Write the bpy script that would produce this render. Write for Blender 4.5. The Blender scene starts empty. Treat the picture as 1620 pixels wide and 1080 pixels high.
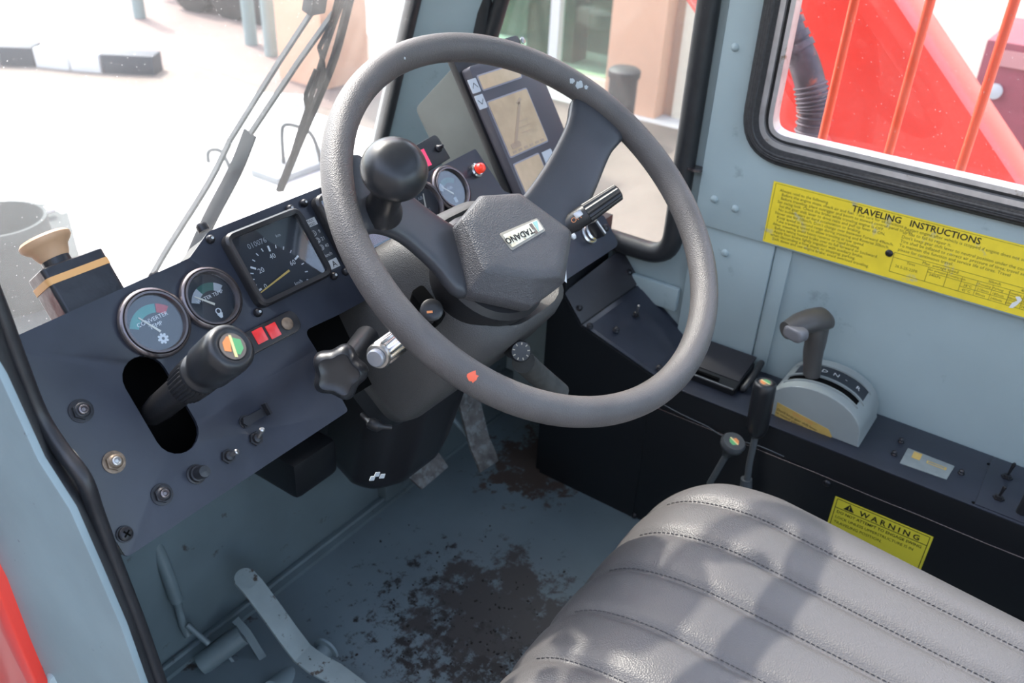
import bpy, bmesh, math, random
from mathutils import Vector as V, Matrix
random.seed(7)
S = bpy.context.scene
C = bpy.context.collection
PI = math.pi
# ---------------------------------------------------------------- camera
F = 1401.0
H = 1.115                                    # height of the camera above the cab floor
GZ = -1.30                                   # yard level
CX = V((.5771, -.8156, .0432)); CY = V((-.4050, -.3317, -.8520)); CZ = V((.7092, .4741, -.5217))
EYE = V((0, 0, H))
cam = bpy.data.cameras.new('camera'); co = bpy.data.objects.new('camera', cam); C.objects.link(co)
mw = Matrix.Identity(4)
for i in range(3):
    mw[i][0] = CX[i]; mw[i][1] = -CY[i]; mw[i][2] = -CZ[i]; mw[i][3] = EYE[i]
co.matrix_world = mw
cam.sensor_width = 36; cam.lens = 36*F/1620; cam.clip_start = .02; cam.clip_end = 200
cam.dof.use_dof = True; cam.dof.focus_distance = .9; cam.dof.aperture_fstop = 8.5
S.camera = co
# ---------------------------------------------------------------- light
w = bpy.data.worlds.new('sky'); S.world = w; w.use_nodes = True
nt = w.node_tree; nt.nodes.clear()
out = nt.nodes.new('ShaderNodeOutputWorld'); bg = nt.nodes.new('ShaderNodeBackground')
sky = nt.nodes.new('ShaderNodeTexSky'); sky.sky_type = 'NISHITA'; sky.sun_disc = False
sky.sun_elevation = math.radians(52); sky.sun_rotation = math.radians(15); sky.dust_density = 3; sky.air_density = 1
hs_n = nt.nodes.new('ShaderNodeHueSaturation'); hs_n.inputs['Saturation'].default_value = .72
nt.links.new(sky.outputs[0], hs_n.inputs['Color']); nt.links.new(hs_n.outputs[0], bg.inputs[0]); nt.links.new(bg.outputs[0], out.inputs[0])
bg.inputs[1].default_value = .62
sun = bpy.data.lights.new('sun', 'SUN'); so = bpy.data.objects.new('sun', sun); C.objects.link(so)
sun.energy = 3.7; sun.angle = math.radians(1.6); sun.color = (1, .93, .84)
sd = V((math.sin(math.radians(14))*math.cos(math.radians(51)), math.cos(math.radians(14))*math.cos(math.radians(51)), math.sin(math.radians(51))))
so.rotation_euler = sd.to_track_quat('Z', 'Y').to_euler()
so.location = sd*8
S.view_settings.view_transform = 'Standard'; S.view_settings.look = 'None'
S.view_settings.gamma = 1; S.view_settings.use_curve_mapping = False
S.view_settings.exposure = .72

# ---------------------------------------------------------------- measuring helpers
def ray(px, py):
    return (CX*(px-810) + CY*(py-540) + CZ*F).normalized()
def on(px, py, n, p0):
    d = ray(px, py); n = V(n)
    return EYE + d*((V(p0)-EYE).dot(n)/d.dot(n))
def onx(px, py, x): return on(px, py, (1, 0, 0), (x, 0, 0))
def ony(px, py, y): return on(px, py, (0, 1, 0), (0, y, 0))
def onz(px, py, z): return on(px, py, (0, 0, 1), (0, 0, z))
def at(px, py, d): return EYE + ray(px, py)*d
class Fr:                                    # a plane: origin, two directions along it, its normal
    def __init__(s, o, u, v):
        s.o = V(o); s.u = V(u).normalized(); s.v = V(v).normalized(); s.n = s.u.cross(s.v).normalized(); s.v = s.n.cross(s.u)
    def p(s, u, v, h=0): return s.o + s.u*u + s.v*v + s.n*h
    def uv(s, px, py, h=0):
        q = on(px, py, s.n, s.o + s.n*h) - s.o
        return (q.dot(s.u), q.dot(s.v))
    def at(s, u, v, h=0, rot=0):
        f = Fr(s.p(u, v, h), s.u, s.v)
        if rot:
            c, k = math.cos(rot), math.sin(rot)
            f = Fr(f.o, f.u*c + f.v*k, f.v*c - f.u*k)
        return f
def axis_frame(o, n, up=(0, 0, 1)):
    n = V(n).normalized(); u = V(up).cross(n)
    if u.length < 1e-3: u = V((1, 0, 0))
    u.normalize(); return Fr(o, u, n.cross(u))

# ---------------------------------------------------------------- materials
def lk(nt, a, b): nt.links.new(a, b)
def mat(name, col, rough=.5, metal=0, var=0, vscale=20, bump=0, bscale=200, bkind='noise', dirt=None, spec=.5, coat=0, trans=0, emit=None, rvar=0):
    m = bpy.data.materials.new(name); m.use_nodes = True; t = m.node_tree
    b = t.nodes['Principled BSDF']
    b.inputs['Base Color'].default_value = (*col, 1); b.inputs['Roughness'].default_value = rough
    b.inputs['Metallic'].default_value = metal; b.inputs['Specular IOR Level'].default_value = spec
    b.inputs['Coat Weight'].default_value = coat; b.inputs['Coat Roughness'].default_value = .15
    geo = t.nodes.new('ShaderNodeNewGeometry')
    cur = None
    if var:
        n = t.nodes.new('ShaderNodeTexNoise'); n.inputs['Scale'].default_value = vscale; n.inputs['Detail'].default_value = 5
        lk(t, geo.outputs['Position'], n.inputs['Vector'])
        r = t.nodes.new('ShaderNodeValToRGB'); r.color_ramp.elements[0].position = .3; r.color_ramp.elements[1].position = .7
        r.color_ramp.elements[0].color = (*[c*(1-var) for c in col], 1); r.color_ramp.elements[1].color = (*[min(1, c*(1+var)) for c in col], 1)
        lk(t, n.outputs['Fac'], r.inputs['Fac']); cur = r.outputs[0]
        if rvar:
            mr = t.nodes.new('ShaderNodeMapRange'); mr.inputs['To Min'].default_value = rough-rvar; mr.inputs['To Max'].default_value = rough+rvar
            lk(t, n.outputs['Fac'], mr.inputs['Value']); lk(t, mr.outputs[0], b.inputs['Roughness'])
    for (dc, ds, lo, hi) in (dirt or []):
        n = t.nodes.new('ShaderNodeTexNoise'); n.inputs['Scale'].default_value = ds; n.inputs['Detail'].default_value = 7; n.inputs['Roughness'].default_value = .65
        lk(t, geo.outputs['Position'], n.inputs['Vector'])
        mr = t.nodes.new('ShaderNodeMapRange'); mr.inputs['From Min'].default_value = lo; mr.inputs['From Max'].default_value = hi
        lk(t, n.outputs['Fac'], mr.inputs['Value'])
        mx = t.nodes.new('ShaderNodeMix'); mx.data_type = 'RGBA'
        lk(t, mr.outputs[0], mx.inputs['Factor'])
        if cur: lk(t, cur, mx.inputs['A'])
        else: mx.inputs['A'].default_value = (*col, 1)
        mx.inputs['B'].default_value = (*dc, 1); cur = mx.outputs['Result']
    if cur: lk(t, cur, b.inputs['Base Color'])
    if bump:
        if bkind == 'cells':
            n = t.nodes.new('ShaderNodeTexVoronoi'); n.feature = 'F1'; o = n.outputs['Distance']
        elif bkind == 'wave':
            n = t.nodes.new('ShaderNodeTexWave'); o = n.outputs['Fac']
        else:
            n = t.nodes.new('ShaderNodeTexNoise'); n.inputs['Detail'].default_value = 3; o = n.outputs['Fac']
        n.inputs['Scale'].default_value = bscale
        lk(t, geo.outputs['Position'], n.inputs['Vector'])
        bp = t.nodes.new('ShaderNodeBump'); bp.inputs['Strength'].default_value = bump; bp.inputs['Distance'].default_value = .001
        lk(t, o, bp.inputs['Height']); lk(t, bp.outputs[0], b.inputs['Normal'])
    if trans: b.inputs['Transmission Weight'].default_value = trans
    if emit: b.inputs['Emission Color'].default_value = (*emit[0], 1); b.inputs['Emission Strength'].default_value = emit[1]
    m['b'] = 1
    return m
def glass(name, tint, gloss, haze, hazecol=(1, 1, 1), scale=3):
    m = bpy.data.materials.new(name); m.use_nodes = True; t = m.node_tree; t.nodes.clear()
    o = t.nodes.new('ShaderNodeOutputMaterial'); tr = t.nodes.new('ShaderNodeBsdfTransparent'); tr.inputs[0].default_value = (*tint, 1)
    gl = t.nodes.new('ShaderNodeBsdfGlossy'); gl.inputs['Roughness'].default_value = .03
    df = t.nodes.new('ShaderNodeBsdfTranslucent'); df.inputs[0].default_value = (*hazecol, 1)
    lw = t.nodes.new('ShaderNodeLayerWeight'); lw.inputs['Blend'].default_value = .5
    pw = t.nodes.new('ShaderNodeMath'); pw.operation = 'POWER'; pw.inputs[1].default_value = 5; lk(t, lw.outputs['Facing'], pw.inputs[0])
    fr = t.nodes.new('ShaderNodeMath'); fr.operation = 'MULTIPLY_ADD'; fr.inputs[1].default_value = .92; fr.inputs[2].default_value = .045; lk(t, pw.outputs[0], fr.inputs[0])
    mt = t.nodes.new('ShaderNodeMath'); mt.operation = 'MULTIPLY'; mt.inputs[1].default_value = gloss
    lk(t, fr.outputs[0], mt.inputs[0])
    m1 = t.nodes.new('ShaderNodeMixShader'); lk(t, mt.outputs[0], m1.inputs[0]); lk(t, tr.outputs[0], m1.inputs[1]); lk(t, gl.outputs[0], m1.inputs[2])
    last = m1.outputs[0]
    if haze:
        geo = t.nodes.new('ShaderNodeNewGeometry')
        n = t.nodes.new('ShaderNodeTexNoise'); n.inputs['Scale'].default_value = scale; n.inputs['Detail'].default_value = 6
        lk(t, geo.outputs['Position'], n.inputs['Vector'])
        mr = t.nodes.new('ShaderNodeMapRange'); mr.inputs['From Min'].default_value = .3; mr.inputs['From Max'].default_value = .7
        mr.inputs['To Min'].default_value = haze*.6; mr.inputs['To Max'].default_value = haze*1.4
        lk(t, n.outputs['Fac'], mr.inputs['Value'])
        n2 = t.nodes.new('ShaderNodeTexVoronoi'); n2.inputs['Scale'].default_value = 110; lk(t, geo.outputs['Position'], n2.inputs['Vector'])
        mr2 = t.nodes.new('ShaderNodeMapRange'); mr2.inputs['From Min'].default_value = .10; mr2.inputs['From Max'].default_value = .05; mr2.inputs['To Max'].default_value = .22
        lk(t, n2.outputs['Distance'], mr2.inputs['Value'])
        ad = t.nodes.new('ShaderNodeMath'); ad.operation = 'ADD'; lk(t, mr.outputs[0], ad.inputs[0]); lk(t, mr2.outputs[0], ad.inputs[1])
        m2 = t.nodes.new('ShaderNodeMixShader'); lk(t, ad.outputs[0], m2.inputs[0]); lk(t, last, m2.inputs[1]); lk(t, df.outputs[0], m2.inputs[2]); last = m2.outputs[0]
    lk(t, last, o.inputs[0]); return m

M_paint = mat('grey_blue_paint', (.34, .42, .44), .42, var=.06, vscale=6, bump=.12, bscale=90, dirt=[((.20, .25, .26), 14, .62, .75)])
M_paint2 = mat('grey_blue_paint_worn', (.23, .30, .325), .5, var=.1, vscale=9, bump=.15, bscale=120, dirt=[((.05, .045, .04), 30, .66, .70)])
M_dash = mat('dash_black_paint', (.020, .024, .037), .34, var=.15, vscale=25, bump=.10, bscale=160, spec=.5, rvar=.08)
M_dash2 = mat('dash_black_paint_warm', (.022, .021, .026), .42, var=.15, vscale=25, bump=.08, bscale=160)
M_blk = mat('black_paint', (.008, .009, .011), .4, bump=.05, bscale=200)
M_blkdeep = mat('black_recess', (.002, .002, .002), .9, spec=.1)
M_plast = mat('black_plastic', (.016, .016, .018), .36, bump=.12, bscale=500)
M_cowl = mat('grained_black_plastic', (.060, .060, .060), .42, bump=.35, bscale=900, bkind='cells')
M_rim = mat('worn_grey_foam', (.098, .091, .090), .43, var=.14, vscale=22, bump=.4, bscale=820, bkind='cells', rvar=.07, dirt=[((.12, .105, .09), 60, .66, .74)])
M_spoke = mat('smooth_spoke_plastic', (.044, .046, .054), .4, var=.08, vscale=15, bump=.12, bscale=700)
M_hub = mat('leathery_hub', (.080, .079, .085), .45, var=.10, bump=.65, bscale=680, bkind='cells')
M_knob = mat('smooth_black_knob', (.015, .016, .019), .32, bump=.03, bscale=900)
M_rubber = mat('black_rubber', (.022, .023, .026), .45, var=.2, vscale=40, bump=.15, bscale=300, dirt=[((.12, .10, .085), 50, .68, .74)])
M_braid = mat('braided_rubber', (.035, .034, .036), .55, var=.3, vscale=200, bump=.8, bscale=260, bkind='wave')
M_fluted = mat('wrinkled_vinyl', (.018, .018, .021), .38, bump=.7, bscale=60, bkind='noise')
M_steel = mat('steel', (.45, .44, .43), .35, metal=1, var=.2, vscale=80)
M_chrome = mat('brushed_chrome', (.62, .59, .58), .22, metal=1)
M_alu = mat('aluminium_channel', (.62, .60, .60), .35, metal=.6, var=.15, vscale=40, dirt=[((.3, .22, .16), 35, .62, .7)])
M_bezel = mat('dark_chrome_bezel', (.17, .15, .155), .24, metal=.8)
M_bolt = mat('blackened_bolt', (.022, .022, .026), .35, metal=.4, dirt=[((.10, .06, .04), 120, .62, .7)])
M_lev = mat('dull_grey_lever', (.09, .10, .105), .4)
M_rust = mat('rusty_nut', (.20, .15, .11), .5, metal=.6, var=.4, vscale=150)
M_white = mat('white_print', (.75, .76, .76), .5)
M_greyprint = mat('grey_print', (.42, .44, .46), .5)
M_face = mat('dial_face', (.022, .027, .036), .5)
M_green = mat('dial_green', (.04, .30, .26), .5)
M_greend = mat('dial_dark_green', (.03, .12, .10), .5)
M_red = mat('dial_red', (.50, .03, .04), .5)
M_needle = mat('needle_cream', (.72, .68, .56), .4)
M_needley = mat('needle_yellow', (.68, .46, .13), .4)
M_redlamp = mat('red_indicator', (.75, .03, .03), .25, coat=.5)
M_redlit = mat('red_lamp_cap', (.85, .03, .02), .2, coat=.6, emit=((1, .08, .03), .25))
M_dialglass = glass('dial_glass', (.93, .95, .97), 1.6, 0)
M_yellow = mat('yellow_decal', (.86, .66, .04), .45, var=.07, vscale=30, dirt=[((.50, .47, .28), 28, .60, .68), ((.36, .38, .34), 60, .68, .73)])
M_yellow2 = mat('yellow_warning', (.80, .68, .05), .4)
M_ink = mat('black_ink', (.012, .012, .010), .5)
M_inkf = mat('faded_ink', (.20, .18, .05), .5)
M_inkr = mat('faded_red_ink', (.62, .25, .08), .5)
M_ochre = mat('ochre_decal', (.50, .34, .10), .4, var=.1, vscale=60)
M_gate = mat('gate_grey_plastic', (.27, .30, .30), .38, var=.05, bump=.08, bscale=300)
M_grip = mat('grey_brown_grip', (.060, .057, .056), .42, bump=.1, bscale=600)
M_seat = mat('grey_vinyl', (.122, .115, .115), .42, var=.06, vscale=8, bump=.38, bscale=560, bkind='cells', rvar=.04)
M_thread = mat('grey_thread', (.10, .095, .095), .7)
M_redpaint = mat('red_machine_paint', (.84, .045, .028), .30, coat=.4, var=.05, vscale=4)
M_redbar = mat('orange_red_rod', (.86, .075, .018), .45)
M_hose = mat('sooty_metal_hose', (.10, .075, .09), .5, metal=.3, var=.4, vscale=25, dirt=[((.35, .10, .07), 30, .58, .68)])
M_tape = mat('orange_tape', (.62, .33, .12), .5)
M_wood = mat('tan_button', (.50, .30, .17), .5, var=.1, vscale=40, bump=.1)
M_boxblk = mat('taped_black_box', (.016, .017, .022), .3, bump=.9, bscale=60)
M_scr = mat('display_beige', (.60, .44, .29), .22, var=.12, vscale=30, coat=.4)
M_scrink = mat('display_marks', (.43, .31, .22), .4)
M_monface = mat('display_panel_purple', (.075, .070, .085), .42)
M_mongrey = mat('display_housing', (.13, .14, .125), .45, var=.15, vscale=12)
M_iconkey = mat('pale_key', (.50, .53, .58), .4)
M_monline = mat('screen_outline', (.30, .29, .34), .4)
M_badge = mat('cream_badge', (.68, .66, .54), .3, coat=.3, dirt=[((.50, .40, .22), 60, .55, .66)])
M_teal = mat('badge_teal', (.30, .52, .48), .4)
M_brown = mat('badge_brown', (.16, .13, .11), .4)
M_orange = mat('icon_orange', (.72, .26, .09), .4)
M_icong = mat('icon_green', (.12, .38, .16), .4)
M_icony = mat('icon_cream', (.70, .62, .30), .4)
M_spot = mat('orange_paint_spot', (.85, .13, .06), .45)
M_chip = mat('pale_scuff', (.42, .46, .48), .5)
M_beige = mat('beige_backing', (.42, .38, .30), .6)

def add_mask(m, centre, radius, soft, col, scales, thresh):
    """worn stain with a shape of its own, laid over the paint of one floor"""
    t = m.node_tree; b = t.nodes['Principled BSDF']; src = b.inputs['Base Color'].links[0].from_socket
    geo = t.nodes.new('ShaderNodeNewGeometry'); d = t.nodes.new('ShaderNodeVectorMath'); d.operation = 'SUBTRACT'; d.inputs[1].default_value = centre
    lk(t, geo.outputs['Position'], d.inputs[0])
    sc = t.nodes.new('ShaderNodeVectorMath'); sc.operation = 'MULTIPLY'; sc.inputs[1].default_value = (1/radius[0], 1/radius[1], 0); lk(t, d.outputs[0], sc.inputs[0])
    ln = t.nodes.new('ShaderNodeVectorMath'); ln.operation = 'LENGTH'; lk(t, sc.outputs[0], ln.inputs[0])
    n = t.nodes.new('ShaderNodeTexNoise'); n.inputs['Scale'].default_value = scales; n.inputs['Detail'].default_value = 9; n.inputs['Roughness'].default_value = .72
    lk(t, geo.outputs['Position'], n.inputs['Vector'])
    # mask = noise - length*soft  > thresh
    m1 = t.nodes.new('ShaderNodeMath'); m1.operation = 'MULTIPLY_ADD'; lk(t, ln.outputs['Value'], m1.inputs[0]); m1.inputs[1].default_value = -soft; lk(t, n.outputs['Fac'], m1.inputs[2])
    mr = t.nodes.new('ShaderNodeMapRange'); mr.inputs['From Min'].default_value = thresh; mr.inputs['From Max'].default_value = thresh+.08; lk(t, m1.outputs[0], mr.inputs['Value'])
    mx = t.nodes.new('ShaderNodeMix'); mx.data_type = 'RGBA'; lk(t, mr.outputs[0], mx.inputs['Factor']); lk(t, src, mx.inputs['A']); mx.inputs['B'].default_value = (*col, 1)
    lk(t, mx.outputs['Result'], b.inputs['Base Color'])

# ---------------------------------------------------------------- mesh helpers
def nb(): return bmesh.new()
def box(bm, f, u0, u1, v0, v1, h0, h1):
    vs = [bm.verts.new(f.p(u, v, h)) for h in (h0, h1) for v in (v0, v1) for u in (u0, u1)]
    for q in ((0, 2, 3, 1), (4, 5, 7, 6), (0, 1, 5, 4), (2, 6, 7, 3), (1, 3, 7, 5), (0, 4, 6, 2)):
        bm.faces.new([vs[i] for i in q])
W0 = Fr((0, 0, 0), (1, 0, 0), (0, 1, 0))
def wbox(bm, x0, x1, y0, y1, z0, z1): box(bm, W0, x0, x1, y0, y1, z0, z1)
def rpoly(pts, r, seg=5):
    """2-D polygon with rounded corners; r a number or one per corner"""
    o = []; n = len(pts)
    for i in range(n):
        a, b, c = V(pts[i-1]), V(pts[i]), V(pts[(i+1) % n]); rr = r[i] if isinstance(r, (list, tuple)) else r
        if rr <= 0: o.append(tuple(b)); continue
        d1 = (a-b); d2 = (c-b); ang = d1.angle(d2); k = min(rr/math.tan(ang/2), d1.length*.49, d2.length*.49)
        p1 = b + d1.normalized()*k; p2 = b + d2.normalized()*k
        for j in range(seg+1):
            t = j/seg; o.append(tuple(p1*(1-t)**2 + b*2*t*(1-t) + p2*t*t))
    return o
def rrect(u0, u1, v0, v1, r, seg=5): return rpoly([(u0, v0), (u1, v0), (u1, v1), (u0, v1)], r, seg)
def circ(cu, cv, r, n=32, rv=None): return [(cu+r*math.cos(2*PI*i/n), cv+(rv or r)*math.sin(2*PI*i/n)) for i in range(n)]
def area(p): return sum(p[i-1][0]*p[i][1]-p[i][0]*p[i-1][1] for i in range(len(p)))/2
def prism(bm, f, poly, h0, h1, holes=()):
    loops = [list(poly)] + [list(h) for h in holes]
    if area(loops[0]) < 0: loops[0].reverse()
    for h in loops[1:]:
        if area(h) > 0: h.reverse()
    rings = []
    for h in (h0, h1):
        rings.append([[bm.verts.new(f.p(u, v, h)) for u, v in lp] for lp in loops])
    for li in range(len(loops)):
        a, b = rings[0][li], rings[1][li]; n = len(a)
        for i in range(n): bm.faces.new((a[i], a[(i+1) % n], b[(i+1) % n], b[i]))
    if not holes:
        bm.faces.new(list(reversed(rings[0][0]))); bm.faces.new(rings[1][0])
    else:
        for k in (0, 1):
            es = []
            for lp in rings[k]:
                for i in range(len(lp)): es.append(bm.edges.get((lp[i], lp[(i+1) % len(lp)])))
            g = bmesh.ops.triangle_fill(bm, use_beauty=True, edges=es, normal=f.n if k else -f.n)
def loft(bm, rings, cap0=True, cap1=True, closed=False):
    vs = [[bm.verts.new(p) for p in r] for r in rings]; n = len(vs[0])
    m = len(vs)
    for j in range(m if closed else m-1):
        a, b = vs[j], vs[(j+1) % m]
        for i in range(n): bm.faces.new((a[i], a[(i+1) % n], b[(i+1) % n], b[i]))
    if not closed:
        if cap0: bm.faces.new(list(reversed(vs[0])))
        if cap1: bm.faces.new(vs[-1])
def lathe(bm, f, prof, n=32, caps=True):
    """prof: (radius, height along f.n)"""
    loft(bm, [[f.p(max(r, 1e-5)*math.cos(2*PI*i/n), max(r, 1e-5)*math.sin(2*PI*i/n), h) for i in range(n)] for r, h in prof], caps, caps)
def smooth_path(pts, k=6, closed=False):
    pts = [V(p) for p in pts]; n = len(pts); o = []
    rng = n if closed else n-1
    for i in range(rng):
        p1, p2 = pts[i], pts[(i+1) % n]
        p0 = pts[i-1] if (closed or i > 0) else p1*2-p2
        p3 = pts[(i+2) % n] if (closed or i+2 < n) else p2*2-p1
        for j in range(k):
            t = j/k
            o.append(.5*((2*p1)+(p2-p0)*t+(2*p0-5*p1+4*p2-p3)*t*t+(3*p1-p0-3*p2+p3)*t**3))
    if not closed: o.append(pts[-1])
    return o
def tube(bm, pts, r, n=12, closed=False, sm=0, prof=None, ref=None):
    """sweep a round (or given) section along points; r a number or list"""
    pts = smooth_path(pts, sm, closed) if sm else [V(p) for p in pts]
    m = len(pts); rings = []; up = V(ref) if ref else None
    for i in range(m):
        a = pts[i-1] if (closed or i > 0) else pts[i]; b = pts[(i+1) % m] if (closed or i < m-1) else pts[i]
        t = (b-a).normalized()
        if up is None: up = V((0, 0, 1)) if abs(t.z) < .9 else V((1, 0, 0))
        s = t.cross(up).normalized(); w_ = s.cross(t).normalized()
        if ref is None: up = w_
        rr = r[min(len(r)-1, int(i*len(r)/m))] if isinstance(r, (list, tuple)) else r
        if prof: rings.append([pts[i]+s*a_+w_*b_ for a_, b_ in prof])
        else: rings.append([pts[i]+s*rr*math.cos(2*PI*k/n)+w_*rr*math.sin(2*PI*k/n) for k in range(n)])
    loft(bm, rings, closed=closed)
def cyl(bm, a, b, r0, r1=None, n=20):
    a, b = V(a), V(b); f = axis_frame(a, b-a); L = (b-a).length
    lathe(bm, f, [(r0, 0), (r1 if r1 is not None else r0, L)], n)
def nut(bm, f, r, h, hole=0):
    prism(bm, f, circ(0, 0, r, 6), 0, h)
_tc = {}
def text(bm, f, s, size, u=0, v=0, h=.0006, align='LEFT', bold=0):
    key = (s, bold)
    if key not in _tc:
        cu = bpy.data.curves.new('t', 'FONT'); cu.body = s; cu.size = 1; cu.offset = bold; cu.resolution_u = 2
        o = bpy.data.objects.new('t', cu); C.objects.link(o)
        dg = bpy.context.evaluated_depsgraph_get(); me = o.evaluated_get(dg).to_mesh()
        _tc[key] = ([tuple(q.co) for q in me.vertices], [tuple(p.vertices) for p in me.polygons])
        o.evaluated_get(dg).to_mesh_clear(); bpy.data.objects.remove(o); bpy.data.curves.remove(cu)
    vs, ps = _tc[key]
    if not vs: return 0
    wdt = max(q[0] for q in vs)*size
    off = {'LEFT': 0, 'CENTER': -wdt/2, 'RIGHT': -wdt}[align]
    nv = [bm.verts.new(f.p(u+off+q[0]*size, v+q[1]*size, h)) for q in vs]
    for p in ps:
        try: bm.faces.new([nv[i] for i in p])
        except ValueError: pass
    return wdt
WORLD = {}
def obj(name, bm, m, parent=None, bevel=0, smooth=40, label=None, cat=None, group=None, kind=None, seg=2, keep=False, recalc=True):
    if bevel:
        bmesh.ops.recalc_face_normals(bm, faces=bm.faces)
        es = [e for e in bm.edges if len(e.link_faces) == 2 and e.calc_face_angle(0) > .5]
        bmesh.ops.bevel(bm, geom=es, offset=bevel, segments=seg, affect='EDGES', clamp_overlap=True, profile=.6)
    if recalc: bmesh.ops.recalc_face_normals(bm, faces=bm.faces)
    lo = [min(v.co[i] for v in bm.verts) for i in range(3)]; hi = [max(v.co[i] for v in bm.verts) for i in range(3)]
    c = V(((lo[0]+hi[0])/2, (lo[1]+hi[1])/2, (lo[2]+hi[2])/2))
    if not parent: c.z = lo[2]
    bmesh.ops.translate(bm, verts=bm.verts, vec=-c)
    me = bpy.data.meshes.new(name); bm.to_mesh(me); bm.free()
    for p in me.polygons: p.use_smooth = True
    me.set_sharp_from_angle(angle=math.radians(smooth))
    me.materials.append(m)
    o = bpy.data.objects.new(name, me); C.objects.link(o)
    WORLD[o.name] = c
    if parent:
        o.parent = parent; o.location = c - WORLD[parent.name]
    else: o.location = c
    tag(o, label, cat, group, kind); return o
def tag(o, label=None, cat=None, group=None, kind=None):
    if label: o['label'] = label
    if cat: o['category'] = cat
    if group: o['group'] = group
    if kind: o['kind'] = kind
def thing(name, label, cat, loc, group=None):
    o = bpy.data.objects.new(name, None); C.objects.link(o); o.location = V(loc); o.empty_display_size = .05
    WORLD[o.name] = V(loc); tag(o, label, cat, group); return o
def struct(name, bm, m, **k): return obj(name, bm, m, kind='structure', **k)
def copy_to(src, name, parent, world, label=None):
    """another object sharing src's mesh, its centre at a world point"""
    o = src.copy(); C.objects.link(o); o.parent = parent; o.name = name
    WORLD[o.name] = V(world); o.location = V(world)-WORLD[parent.name]
    return o

# ================================================================ SETTING
YZ = Fr((0, 0, 0), (0, 1, 0), (0, 0, 1))     # plane facing +X (n = +X)
XW = 1.30
M_foot = mat('shaded_dirty_footwell_paint', (.125, .165, .18), .5, var=.15, vscale=7, bump=.15, bscale=100, dirt=[((.05, .045, .04), 30, .64, .70)])  # cab paint darkened to carry the under-dash shade, plus dirt specks
M_floor = mat('grey_blue_floor', (.13, .17, .19), .5, var=.1, vscale=8, bump=.2, bscale=80, dirt=[((.10, .09, .08), 18, .66, .78)])
fc = onz(745, 985, 0)
add_mask(M_floor, fc+V((-.02, -.03, 0)), (.25, .30, 1), .24, (.022, .020, .020), 42, .375)
add_mask(M_floor, onz(790, 960, 0), (.20, .17, 1), .34, (.045, .042, .042), 16, .28)
add_mask(M_floor, onz(850, 735, 0), (.16, .14, 1), .30, (.065, .045, .036), 26, .28)
add_mask(M_floor, onz(300, 980, 0), (.14, .12, 1), .35, (.05, .04, .035), 30, .28)
b = nb(); wbox(b, .22, 1.33, -.8, .90, -.03, 0); struct('floor', b, M_floor)
b = nb()
for i in range(170):
    a = random.gauss(0, 1); c_ = random.gauss(0, 1)
    p = fc + V((.095*a+.03*c_-.01, .10*c_-.02, .0)); r = random.uniform(.0010, .0034)
    if p.x < .3 or p.y > .85: continue
    f = Fr(p, (math.cos(i), math.sin(i), 0), (-math.sin(i), math.cos(i), 0))
    loft(b, [[f.p(r*s*math.cos(k*1.26)*random.uniform(.6, 1.2), r*s*.6*math.sin(k*1.26), h) for k in range(5)] for s, h in ((1, 0), (.8, r*.5), (.2, r*.7))])
obj('floor_grit', b, mat('grit', (.02, .018, .016), .8), label='dark grit and paint flakes scattered on the stained cab floor', cat='dirt', kind='stuff')
# firewall
b = nb(); wbox(b, .22, 1.33, .88, .91, 0, .50)
wbox(b, .25, 1.3, .855, .885, 0, .008)
struct('wall_front', b, M_foot)
b = nb(); tube(b, [(.26, .873, .009), (1.29, .866, .009)], .004, 6); struct('trim_1', b, M_foot)
b = nb(); wbox(b, .90, 1.3, .86, .885, .0, .09); struct('trim_11', b, M_foot, bevel=.004)
# right wall with two window openings
qwin = rpoly([(.995, .455), (.545, .452), (.545, 1.40), (.90, 1.40)], [.05, .05, .04, .04], 8)
rwin = rpoly([(-.62, .675), (.448, .675), (.448, 1.38), (-.62, 1.38)], [.06, .065, .05, .05], 10)
b = nb(); prism(b, YZ, [(-.80, -.03), (1.10, -.03), (1.20, .42), (.97, 1.10), (.84, 1.58), (-.80, 1.58)], XW, XW+.02, [qwin, rwin])
wall_r = struct('wall_right', b, M_paint)
# raised window band above the ledge
b = nb(); prism(b, YZ, rpoly([(-.79, .535), (.497, .535), (.512, .56), (.512, 1.5), (-.79, 1.5)], [0, .006, .006, 0, 0]), XW-.014, XW-.0005,
              [rpoly([(-.63, .665), (.458, .665), (.458, 1.39), (-.63, 1.39)], [.06, .068, .05, .05], 10)])
struct('trim_2', b, M_paint, bevel=.004)
b = nb(); wbox(b, XW-.009, XW-.0005, .374, .513, .30, .534); struct('trim_3', b, M_paint, bevel=.003)
b = nb(); wbox(b, XW-.005, XW-.0005, .346, .373, .30, .534); struct('trim_4', b, M_paint, bevel=.002)
b = nb(); tube(b, [onx(x, y, XW-.002) for x, y in ((1238, 398), (1228, 440), (1218, 470), (1215, 485), (1206, 530), (1196, 580))], .0016, 6)
struct('trim_5', b, M_paint2)
b = nb(); wbox(b, XW-.013, XW-.0005, .52, 1.0, .36, .405); struct('trim_6', b, M_paint, bevel=.005)
# rivets of the wall
rv = None
for i, (x, y) in enumerate(((1163, 75), (1130, 315), (1163, 330), (1147, 400), (1407, 400))):
    xx = XW-.0135 if i != 3 else XW-.009
    p = onx(x, y, xx); f = Fr(p, (0, -1, 0), (0, 0, 1))
    b = nb(); lathe(b, f, [(.0065, -.001), (.0062, .001), (.0045, .0032), (.002, .0042), (0, .0044)], 16)
    obj('rivet', b, M_paint if i < 4 else M_bolt, wall_r, label=None if i < 4 else 'dark blind rivet in the yellow notice')
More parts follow.
